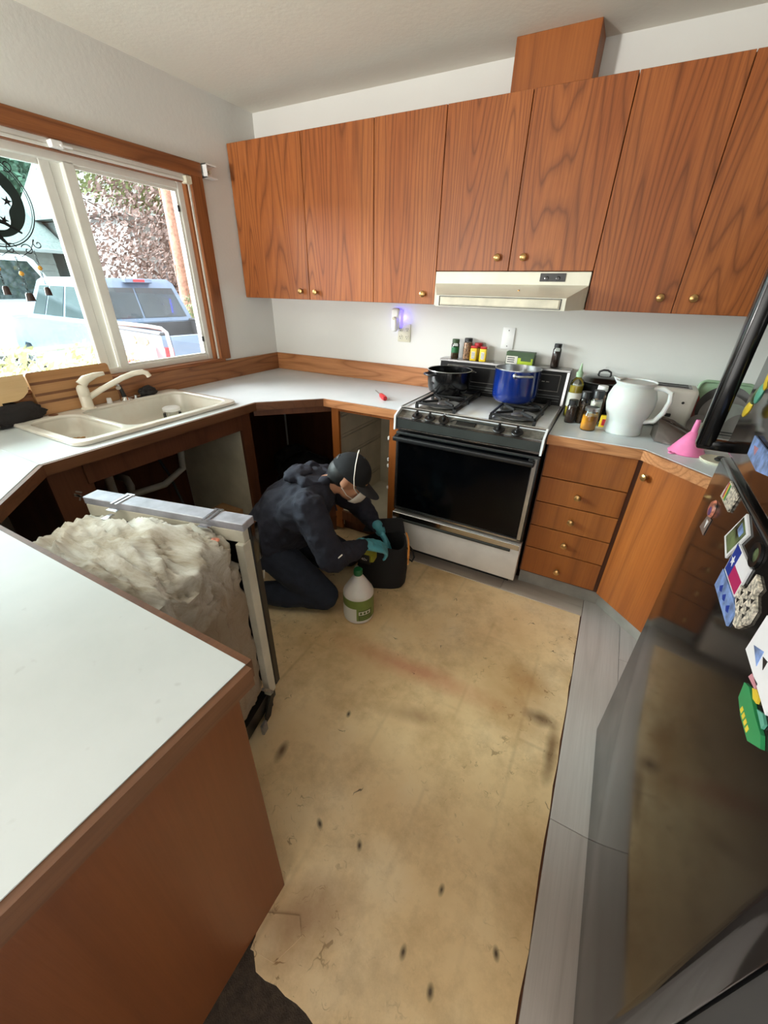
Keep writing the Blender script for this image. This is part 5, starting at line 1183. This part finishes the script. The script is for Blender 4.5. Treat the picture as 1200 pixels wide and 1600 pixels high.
br = MB(); tt = bmesh.new(); A_ = []; B_ = []
for i in range(17):
    a = -1.05 + 2.1 * i / 16
    A_.append(tt.verts.new((.102 * math.cos(a), .086 * math.sin(a), .008))); ex = .088 * (math.cos(a / 1.05 * PI / 2) ** .45 if abs(a) < 1.049 else 0)
    B_.append(tt.verts.new((.102 * math.cos(a) + ex, .086 * math.sin(a) * (1 + ex * .6),   .010 - ex * .16 - .022 * math.sin(a) ** 2)))
for i in range(16): tt.faces.new((A_[i], A_[i + 1], B_[i + 1], B_[i]))
bmesh.ops.remove_doubles(tt, verts=tt.verts, dist=1e-4); bmesh.ops.solidify(tt, geom=tt.faces[:], thickness=.003)
part('brim', br._add(tt).xf(CM), 'cap', cap, ang=60)
part('crown_button', MB().ball((0, 0, .110), .006, (1, 1, .5), 2).xf(CM), 'cap', cap)
part('back_opening', MB().ball((-.094, 0, .03), .022, (.3, 1.1, .8), 3).xf(CM), 'hair', cap)
# respirator
rp = MB(); rp.lathe([(.047, 0), (.049, .004), (.046, .012), (.038, .028), (.022, .040), (0, .044)], (0, 0, 0), (1, 0, 0), 32)
RM = Matrix.Translation(hw(.072, -.048, 0)) @ HM3 @ Matrix.Rotation(math.radians(14), 4, 'Y') @ Matrix.Diagonal((1.15, 1.12, 1.3, 1))
mk = part('face_mask', rp.xf(RM), 'mask', man, ang=60)
for s_ in (1, -1):
    part('strap', MB().tube([hw(.075, -.03, s_ * .048), hw(.04, .0, s_ * .080), hw(.01, .05, s_ * .092), hw(-.015, .10, s_ * .072), hw(-.03, .135, s_ * .02), hw(-.03, .137, 0)], .0028, 6), 'mask', mk)
    part('strap', MB().tube([hw(.07, -.07, s_ * .046), hw(.03, -.055, s_ * .072), hw(-.01, -.03, s_ * .082)], .0024, 6), 'mask', mk)
# gloved hands, palm plus five bent fingers
def hand(wr, dirv, side_v, palm_n, curl, nm):
    d = dirv.normalized(); s = side_v.normalized(); n = palm_n.normalized(); m = MB()
    m.caps(wr - d * .035, wr + d * .01, .031, .029)
    kn = [wr + d * .085 + s * (.030 - .0205 * i) + n * (-.003 * abs(i - 1.5)) for i in range(4)]
    for k in kn: m.caps(wr + d * .012 + (k - wr).project(s) * .7, k, .017, .0125)
    L_ = (.036, .042, .040, .031)
    for i, k in enumerate(kn):
        a = curl[i]; p = k.copy(); dd = d.copy(); r0 = .0105 if i < 3 else .0092
        for seg_i in range(3):
            ang = a * (.55, .8, .6)[seg_i]; dd = (dd * math.cos(ang) + n * math.sin(ang)).normalized()
            ln = L_[i] * (1, .75, .58)[seg_i]; e = p + dd * ln + s * (.0015 - .001 * i); m.caps(p, e, r0, r0 - .0009, 12); p = e; r0 -= .0009
            n = (n - dd * n.dot(dd)).normalized()
        n = palm_n.normalized()
    tb = wr + d * .025 + s * .028; t1 = tb + (d * .6 + s * .7 + n * .35).normalized() * .038; t2 = t1 + (d * .85 + s * .15 + n * .5).normalized() * .030
    m.caps(wr + d * .015 + s * .012, tb, .018, .015); m.caps(tb, t1, .0145, .0125); m.caps(t1, t2, .0125, .0105)
    return mpart(nm, m, 'glove', .0035, 2)
dr_ = (mw(.40, .03, .30) - JR[2]); hand(JR[2] + dr_.normalized() * .01, dr_, (MR * -.75 + MZ * .15 + MF * -.2), (-MZ + MF * .1 + MR * -.2), (.75, .8, .9, 1.0), 'glove')
dl_ = (mw(.38, -.12, .21) - JL[2]); hand(JL[2] + dl_.normalized() * .01, dl_, (MR * .8 + MF * .3), (-MZ + MF * -.1), (.5, .6, .6, .7), 'glove')

# ---------------------------------------------------------------- wind chime in the window
t = thing('wind_chime', 'black metal moon wind chime hanging in front of the left pane', 'wind chime', (.03, -1.55, 1.42))
XC = .03; CY, CZ_ = -1.585, 1.765
def circ(cy, cz, r, n=48, a0=0, a1=2 * PI): return [(XC, cy + r * math.cos(a0 + (a1 - a0) * i / n), cz + r * math.sin(a0 + (a1 - a0) * i / n)) for i in range(n)]
part('outer_ring', MB().tube(circ(CY, CZ_, .158), .0022, 6, True), 'wire', t)
part('inner_ring', MB().tube(circ(CY, CZ_, .150, 40, -2.2, 1.4), .0014, 6), 'wire', t)
mo = []
for i in range(33):
    a = -2.0 + 3.6 * i / 32; mo.append((CY + .126 * math.cos(a), CZ_ + .126 * math.sin(a)))
prf = [0, .0, .018, .030, .036, .030, .020, .034, .044, .034, .020, .028, .034, .02, .006, 0]
for i in range(32, -1, -1):
    a = -2.0 + 3.6 * i / 32; u_ = i / 32; th = .046 * math.sin(u_ * PI) + .008 * math.sin(u_ * 19); mo.append((CY - .0 + (.125 - th) * math.cos(a), CZ_ + (.125 - th) * math.sin(a)))
part('crescent_moon', MB().prism([(XC, a, b) for a, b in mo], (.002, 0, 0)), 'moon', t, ang=0)
def star(cy, cz, r, rot=0): return MB().prism([(XC, cy + (r if k % 2 == 0 else r * .35) * math.sin(rot + k * PI / 5), cz + (r if k % 2 == 0 else r * .35) * math.cos(rot + k * PI / 5)) for k in range(10)], (.002, 0, 0))
part('star', star(-1.515, 1.765, .020, .2), 'wire', t, ang=0); part('star', star(-1.548, 1.70, .018, .5), 'wire', t, ang=0); part('star', star(-1.59, 1.80, .02), 'wire', t, ang=0)
part('branch', MB().tube([(XC, -1.66, 1.74), (XC, -1.60, 1.705), (XC, -1.55, 1.69), (XC, -1.50, 1.66)], .006, 8, radii=[.004, .010, .007, .004]), 'wire', t)
part('branch', MB().tube([(XC, -1.64, 1.69), (XC, -1.60, 1.67), (XC, -1.58, 1.635), (XC, -1.56, 1.61)], .006, 8, radii=[.004, .010, .008, .003]), 'wire', t)
def spiral(cy, cz, r, s0, turns=1.4, k=1):
    return [(XC, cy + k * (r * (1 - i / 26)) * math.cos(s0 + turns * 2 * PI * i / 24), cz + (r * (1 - i / 26)) * math.sin(s0 + turns * 2 * PI * i / 24)) for i in range(24)]
c = MB()
for cy, cz, r, s0, k in ((-1.455, 1.625, .020, 2.2, 1), (-1.50, 1.60, .024, .4, -1), (-1.56, 1.60, .024, .4, 1), (-1.475, 1.885, .022, 4.0, 1), (-1.62, 1.60, .02, .5, -1)): part('scroll', MB().tube(spiral(cy, cz, r, s0, 1.2, k), .0019, 6), 'wire', t)
c.tube([(XC, -1.465, 1.640), (XC, -1.49, 1.60), (XC, -1.53, 1.575), (XC, -1.56, 1.60), (XC, -1.6, 1.575), (XC, -1.64, 1.60)], .0016, 6); part('scroll_bar', c, 'wire', t)
part('hanger', MB().tube([(XC, CY, CZ_ + .155), (XC, CY, 1.985)], .0012, 6), 'wire', t)
for i, (cy, zt_, zb_, r) in enumerate(((-1.478, 1.60, 1.452, .014), (-1.555, 1.575, 1.43, .018), (-1.632, 1.58, 1.455, .014))):
    c = MB(); n = 9
    for k in range(n): zz = zt_ - (zt_ - zb_ - .02) * k / n; c.tube([(XC + (.0022 if k % 2 else 0) * math.cos(a), cy + .0022 * math.cos(a), zz - .007 + .007 * math.sin(a)) for a in [q * 2 * PI / 8 for q in range(8)]], .0013, 4, True)
    part('chain', c, 'wire', t); part('bead', MB().ball((XC, cy, (zt_ + zb_) / 2 + .01), .0095), 'bead', t)
    part('bell', MB().lathe([(0, .034), (r * .5, .033), (r * .8, .026), (r, .0), (r * .9, .0), (r * .7, .024), (0, .03)], (XC, cy, zb_ - .034 + .012), seg=20), 'bell', t)

# ---------------------------------------------------------------- outside
GZ = -.32
gr = struct('ground_outside', MB().box(-45, -20, GZ - .1, -.15, 40, GZ), 'grass')
def leaves(cx, cy, cz, rx, ry, rz, n, s, seed):
    rnd = random.Random(seed); m = bmesh.new()
    for i in range(n):
        while True:
            p = Vector((rnd.uniform(-1, 1), rnd.uniform(-1, 1), rnd.uniform(-1, 1)))
            if .25 < p.length < 1: break
        c = Vector((cx + p.x * rx, cy + p.y * ry, cz + p.z * rz)); a = Vector((rnd.gauss(0, 1), rnd.gauss(0, 1), rnd.gauss(0, 1))).normalized(); b = a.orthogonal().normalized(); w = a.cross(b); q = s * rnd.uniform(.6, 1.3)
        vs = [m.verts.new(c + b * q), m.verts.new(c + w * q * .5), m.verts.new(c - b * q), m.verts.new(c - w * q * .5)]; m.faces.new(vs)
    mb = MB(); mb.bm.free(); mb.bm = m; return mb
def tree(name, label, x, y, h, rx, ry, rz, m, n, s, seed, tr=.12, bark='twig'):
    t = thing(name, label, 'tree', (x, y, GZ)); rnd = random.Random(seed)
    part('trunk', MB().tube([(x, y, GZ), (x + .1, y - .05, GZ + h * .4), (x, y, GZ + h)], tr, 10, radii=[tr, tr * .8, tr * .4]), bark, t)
    c = MB()
    for k in range(14):
        a = rnd.uniform(0, 2 * PI); e = Vector((x + rx * .8 * math.cos(a), y + ry * .8 * math.sin(a), GZ + h + rz * rnd.uniform(-.7, .8))); s0 = Vector((x, y, GZ + h * rnd.uniform(.5, .95)))
        c.tube([s0, s0.lerp(e, .5) + Vector((0, 0, .1)), e], .02, 6, radii=[tr * .3, tr * .2, .008])
    part('branches', c, bark, t)
    part('foliage', leaves(x, y, GZ + h, rx, ry, rz, n, s, seed), m, t, ang=0, kind='stuff'); return t
# pickup truck, tail towards the kitchen
TH = math.radians(180 - 8.5)
t = thing('pickup_truck', 'light blue grey pickup truck parked outside, tailgate towards the window', 'truck', (-2.36, .66, GZ), TH)
# local frame: x forward along the truck, y to its left (camera side is +y after the turn)
def T(name, mb, m, par=None): return part(name, mb, m, par or t, True)
def side(pts, y0, y1): return MB().prism([(p[0], y0, p[1]) for p in pts], (0, y1 - y0, 0))
w0, w1 = -1.56, 0.0
bedL = side([(0, .48), (0, 1.27), (1.95, 1.30), (1.95, .45), (1.55, .45), (1.48, .66), (1.28, .80), (1.02, .80), (.82, .66), (.75, .45)], -.07, 0)
T('bed_side', bedL, 'truck'); T('bed_side', side([(0, .48), (0, 1.27), (1.95, 1.30), (1.95, .45), (1.55, .45), (1.48, .66), (1.28, .80), (1.02, .80), (.82, .66), (.75, .45)], w0, w0 + .07), 'truck')
T('bed_floor', MB().box(0, w0 + .07, .62, 1.95, -.07, .68), 'truck_dark'); T('bed_liner', MB().box(1.90, w0 + .07, .68, 1.968, -.07, 1.262), 'truck_dark'); T('bed_liner', MB().box(.05, w0 + .07, .68, 1.9, w0 + .09, 1.27), 'truck_dark')
tg = T('tailgate', MB().box(-.03, w0 + .10, .62, .04, -.10, 1.26, .01, 2), 'truck'); T('bed_rail', MB().box(.0, -.09, 1.27, 1.95, .01, 1.305, .01, 1), 'truck_dark'); T('bed_rail', MB().box(.0, w0 - .01, 1.27, 1.95, w0 + .09, 1.305, .01, 1), 'truck_dark')
T('bumper', MB().box(-.14, w0, .45, -.02, w1, .60, .02, 2), 'chrome')
T('tail_light', MB().box(-.035, -.10, .80, .20, .010, 1.14, .015, 2), 'tail_red'); T('tail_light', MB().box(-.035, w0 - .008, .82, .05, w0 + .10, 1.17, .012, 2), 'tail_red')
T('fish_decal', MB().prism([(.34, .004, 1.20), (.42, .004, 1.23), (.56, .004, 1.22), (.64, .004, 1.18), (.70, .004, 1.23), (.70, .004, 1.12), (.64, .004, 1.16), (.56, .004, 1.13), (.42, .004, 1.13), (.34, .004, 1.16)], (0, .003, 0)), 'orange')
T('lower_body', side([(1.95, .42), (1.95, 1.28), (4.65, 1.24), (5.75, 1.16), (5.9, .95), (5.9, .48), (5.6, .42), (5.55, .62), (5.35, .78), (5.05, .78), (4.85, .62), (4.8, .42)], w0, w1), 'truck')
def cabring(x, z, ins): return [(x, w0 + ins, z), (x, w1 - ins, z)]
cab = MB().loft([[(1.97, w0, 1.27), (4.65, w0, 1.24), (4.65, w1, 1.24), (1.97, w1, 1.27)], [(2.14, w0 + .14, 1.80), (4.02, w0 + .14, 1.81), (4.02, w1 - .14, 1.81), (2.14, w1 - .14, 1.80)], [(2.2, w0 + .2, 1.86), (3.9, w0 + .2, 1.865), (3.9, w1 - .2, 1.865), (2.2, w1 - .2, 1.86)]])
T('cab', cab, 'truck')
def lerp3(a, b, t_): return Vector(a).lerp(Vector(b), t_)
rw = [lerp3((1.97, w0, 1.27), (2.14, w0 + .14, 1.80), u_) for u_ in (.12, .88)]; lw = [lerp3((1.97, w1, 1.27), (2.14, w1 - .14, 1.80), u_) for u_ in (.12, .88)]
o_ = Vector((-.008, 0, 0))
for f0, f1 in ((.05, .49), (.51, .95)):
    T('rear_window', MB().prism([lerp3(rw[0], lw[0], f0) + o_, lerp3(rw[0], lw[0], f1) + o_, lerp3(rw[1], lw[1], f1) + o_, lerp3(rw[1], lw[1], f0) + o_], (-.004, 0, .0)), 'truck_glass')
for f0, f1 in ((.07, .34), (.38, .66), (.69, .90)):
    lo = lambda f: lerp3((1.97, w1, 1.27), (4.65, w1, 1.24), f); hi = lambda f: lerp3((2.14, w1 - .14, 1.80), (4.02, w1 - .14, 1.81), f)
    T('side_window', MB().prism([lerp3(lo(f0), hi(f0), .12), lerp3(lo(f1), hi(f1), .12), lerp3(lo(f1), hi(f1), .88), lerp3(lo(f0), hi(f0), .88)], (0, .006, .002)), 'truck_glass')
T('high_brake_light', MB().box(2.06, -1.06, 1.80, 2.16, -.66, 1.86, .01, 1), 'truck'); T('brake_lens', MB().box(2.045, -.94, 1.815, 2.065, -.78, 1.848), 'tail_red')
for x in (1.15, 5.2):
    for y_ in (-.12, w0 + .12):
        wl_ = T('wheel', MB().lathe([(.10, -.1), (.33, -.1), (.36, -.06), (.36, .06), (.33, .1), (.10, .1)], (x, y_, .36), (0, 1, 0), 28), 'tyre'); T('hub_cap', MB().lathe([(0, .04), (.16, .03), (.2, 0), (0, 0)], (x, y_ + (.08 if y_ > -1 else -.08), .36), (0, 1 if y_ > -1 else -1, 0), 20), 'chrome', wl_)
T('tie_strap', MB().tube([(.05, -.05, 1.30), (.3, -.5, 1.05), (.05, -1.2, 1.26)], .008, 6), 'tube_grey')
# white van behind
t = thing('white_van', 'white van parked behind the pickup truck', 'van', (-9.5, 3.0, GZ), math.radians(14))
vb = [(0, .35), (0, 1.15), (-.75, 1.35), (-1.35, 2.25), (-1.6, 2.36), (-4.6, 2.38), (-4.7, 2.2), (-4.7, .35)]
T('van_body', side(vb, -1.0, 1.0), 'van')
T('windshield', MB().prism([(-.80, -.88, 1.42), (-.80, .88, 1.42), (-1.34, .80, 2.20), (-1.34, -.80, 2.20)], (.02, 0, .015)), 'truck_glass')
T('side_glass', MB().prism([(-1.05, -1.0, 1.45), (-2.2, -1.0, 1.45), (-2.2, -1.0, 2.1), (-1.45, -1.0, 2.1)], (0, -.01, 0)), 'truck_glass')
for y_ in (-.75, .75): T('headlight', MB().box(-.02, y_ - .15, .85, .02, y_ + .15, 1.05, .02, 2), 'chrome')
T('grille', MB().box(-.02, -.5, .7, .02, .5, 1.0, .01, 1), 'truck_dark'); T('bumper', MB().box(-.05, -1.0, .35, .06, 1.0, .55, .03, 2), 'truck_dark')
for x in (-.9, -3.8):
    for y_ in (-.9, .9): T('wheel', MB().lathe([(0, -.1), (.3, -.1), (.34, -.06), (.34, .06), (.3, .1), (0, .1)], (x, y_, .34), (0, 1, 0), 24), 'tyre')
# houses
def house(name, label, x0, x1, y0, y1, zw, zr, wins, wm_='siding'):
    t = thing(name, label, 'house', ((x0 + x1) / 2, (y0 + y1) / 2, GZ))
    part('walls', MB().box(x0, y0, GZ, x1, y1, zw - .02), wm_, t, ang=0)
    z = GZ + .3; n = 0
    while z < zw - .2:
        part('siding_board', MB().prism([(x1, y0, z), (x1 + .03, y0, z), (x1 + .005, y0, z + .19), (x1, y0, z + .19)], (0, y1 - y0, 0)), wm_, t, ang=0); z += .2
    xm = (x0 + x1) / 2
    part('roof', MB().prism([(x0 - .4, y0 - .4, zw), (x1 + .45, y0 - .4, zw), (xm, y0 - .4, zr)], (0, y1 - y0 + .8, 0)), 'roofing', t, ang=0)
    part('gutter', MB().box(x1 + .42, y0 - .4, zw - .06, x1 + .54, y1 + .4, zw + .05, .02, 2), 'van', t)
    part('downpipe', MB().tube([(x1 + .48, y0 + .1, zw - .03), (x1 + .4, y0 + .1, zw - .15), (x1 + .1, y0 + .1, zw - .35), (x1 + .1, y0 + .1, GZ)], .045, 8), 'van', t)
    for ya, yb, za, zb in wins:
        f = part('window', MB().box(x1 + .0, ya - .07, za - .07, x1 + .06, yb + .07, zb + .07, .01, 1), 'van', t)
        for u0, u1 in ((ya, (ya + yb) / 2 - .02), ((ya + yb) / 2 + .02, yb)): part('pane', MB().box(x1 + .055, u0, za, x1 + .068, u1, zb), 'truck_glass', f)
    return t
house('neighbour_house', 'pale sided house with grey shingle roof seen through the left pane', -20.5, -15.6, -2, 6.4, 2.35, 4.4, [(3.6, 4.8, 1.0, 1.9)])
house('sided_house', 'white sided house with gutter behind the reddish tree', -17.5, -12.0, 7.0, 15.5, 3.3, 5.2, [(7.9, 9.1, 1.3, 2.3), (9.8, 11.0, 1.3, 2.3), (12.2, 13.4, 1.3, 2.3)])
tree('reddish_tree', 'tree with thin reddish foliage in front of the white sided house', -8.6, 5.9, 2.6, 1.7, 2.3, 1.7, 'leaf_red', 6500, .06, 11)
tree('green_tree', 'light green leafy tree showing at the top of the right pane', -10.3, 6.9, 4.5, 1.6, 3.0, 1.0, 'leaf', 5000, .08, 12)
tree('evergreen_tree', 'dark evergreen rising above the left roof', -24, 6, 5.6, 3.0, 6.5, 2.8, 'leaf_teal', 12000, .22, 13, .3)
tree('evergreen_tree', 'second dark evergreen further right above the roofs', -31, 18, 6.4, 3, 6, 3.4, 'leaf_teal', 9000, .24, 14, .3)
t = thing('pine_trunk', 'thick reddish brown trunk at the right edge of the window view', 'tree', (-6.3, 4.25, GZ))
part('trunk', MB().tube([(-6.3, 4.25, GZ), (-6.3, 4.24, 1.2), (-6.32, 4.28, 3.2), (-6.3, 4.3, 6)], .17, 16, radii=[.21, .17, .155, .13]), 'bark', t)
c = MB()
for k in range(40):
    a = random.uniform(0, 2 * PI); z = random.uniform(GZ, 4.5); c.box(-.012, -.03, -.1, .012, .03, .1, mtx=Matrix.Translation((-6.31 + .17 * math.cos(a), 4.26 + .17 * math.sin(a), z)) @ Matrix.Rotation(a, 4, 'Z'))
part('bark_plates', c, 'bark', t, ang=0)
# vine bush at its foot, weeds and chain link fence below the window
def shrub(label, x, y, h, n, seed, m='weed', name='weed_shrub'):
    t = thing(name, label, 'shrub', (x, y, GZ), group='weeds outside the window'); rnd = random.Random(seed); c = MB()
    for k in range(12):
        a = rnd.uniform(0, 2 * PI); r_ = rnd.uniform(.05, .35); c.tube([(x, y, GZ), (x + r_ * .4 * math.cos(a), y + r_ * .4 * math.sin(a), GZ + h * .6), (x + r_ * math.cos(a), y + r_ * math.sin(a), GZ + h * rnd.uniform(.8, 1.05))], .006, 5, radii=[.008, .006, .003])
    part('stems', c, m, t); part('leaves', leaves(x, y, GZ + h * .72,   .30, .30, h * .34, n, .034, seed), m, t, ang=0, kind='stuff')
shrub('pale weedy bush nearest the left edge of the window view', -1.3, -1.22, 1.36, 1000, 1)
shrub('pale weedy bush left of centre below the left pane', -1.45, -.62, 1.32, 1000, 2)
shrub('pale weedy bush under the wind chime bells', -1.05, -.92, 1.30, 900, 5)
shrub('pale weedy bush right of centre in the left pane', -1.45, -.46, 1.24, 700, 3)
shrub('green vine bush at the foot of the reddish trunk', -5.6, 3.75, 1.55, 800, 4, 'leaf', 'vine_bush')
t = thing('chain_link_fence', 'grey chain link fence between the weeds and the truck', 'fence', (-1.9, -.6, GZ))
part('top_rail', MB().cyl((-1.9, -2.6, .98), (-1.9, -.1, .98), .02), 'chain', t)
for y_ in (-2.4, -1.25, -.1): part('post', MB().cyl((-1.9, y_, GZ), (-1.9, y_, 1.02), .028), 'chain', t)
c = MB(); y_ = -2.6
while y_ < -.1:
    for s_ in (1, -1):
        ya, yb = (y_, y_ + 1.28) if s_ == 1 else (y_ + 1.28, y_); za, zb = GZ, .97
        if max(ya, yb) > -.1:
            if s_ == 1: f = (-.1 - ya) / (yb - ya); yb = -.1; zb = za + (zb - za) * f
            else: f = (ya + .1) / (ya - yb); za = za + (zb - za) * f; ya = -.1
        c.tube([(-1.9, ya, za), (-1.9, yb, zb)], .003, 4)
    y_ += .075
part('wire_mesh', c, 'chain', t, kind='stuff')
t = thing('red_cart', 'red utility cart with bent grey tube handle outside the window', 'cart', (-1.55, .15, GZ))
part('tray', MB().loft([[(-1.72, -.25, .62), (-1.35, -.25, .60), (-1.35, .0, .60), (-1.72, .0, .62)], [(-1.78, -.33, .88), (-1.28, -.33, .84), (-1.28, .06, .76), (-1.78, .06, .80)]]), 'cart_red', t, ang=0)
part('handle', MB().tube([(-1.27, -.03, .60), (-1.25, -.03, .95), (-1.25, -.04, 1.10), (-1.27, -.07, 1.135), (-1.33, -.15, 1.155), (-1.45, -.38, 1.19)], .016, 10), 'tube_grey', t)
for x in (-1.68, -1.39):
    part('leg', MB().cyl((x, -.22, GZ), (x, -.22, .62), .02, seg=10), 'tube_grey', t); part('leg', MB().cyl((x, -.03, GZ), (x, -.03, .62), .02, seg=10), 'tube_grey', t)
# wooden fence far right behind the tree
t = thing('board_fence', 'low wooden fence beyond the truck by the reddish trunk', 'fence', (-10, 9, GZ))
for k in range(16): part('board', MB().box(-9.6, 5.6 + k * .32, GZ, -9.55, 5.88 + k * .32, 1.05 + (k % 2) * .02), 'trim_z', t, ang=0)
part('rail', MB().box(-9.55, 5.6, .7, -9.5, 10.7, .8), 'trim_y', t, ang=0)
# assumed patio door frame in the room behind, unseen, beside the added area lamp
rwf = struct('assumed_door_1', MB().box(-.12, -5.25, 0, -.04, -3.45, .05), 'vinyl_frame')
c = MB(); c.box(-.12, -5.25, 2.05, -.04, -3.45, 2.1); c.box(-.12, -5.25, .05, -.04, -5.2, 2.05); c.box(-.12, -3.5, .05, -.04, -3.45, 2.05); part('frame', c, 'vinyl_frame', rwf, ang=0)
part('stile', MB().box(-.10, -4.38, .05, -.06, -4.32, 2.05), 'vinyl_frame', rwf, ang=0)
part('pane', MB().box(-.085, -5.2, .05, -.08, -4.38, 2.05), 'glass', rwf); part('pane', MB().box(-.085, -4.32, .05, -.08, -3.5, 2.05), 'glass', rwf)
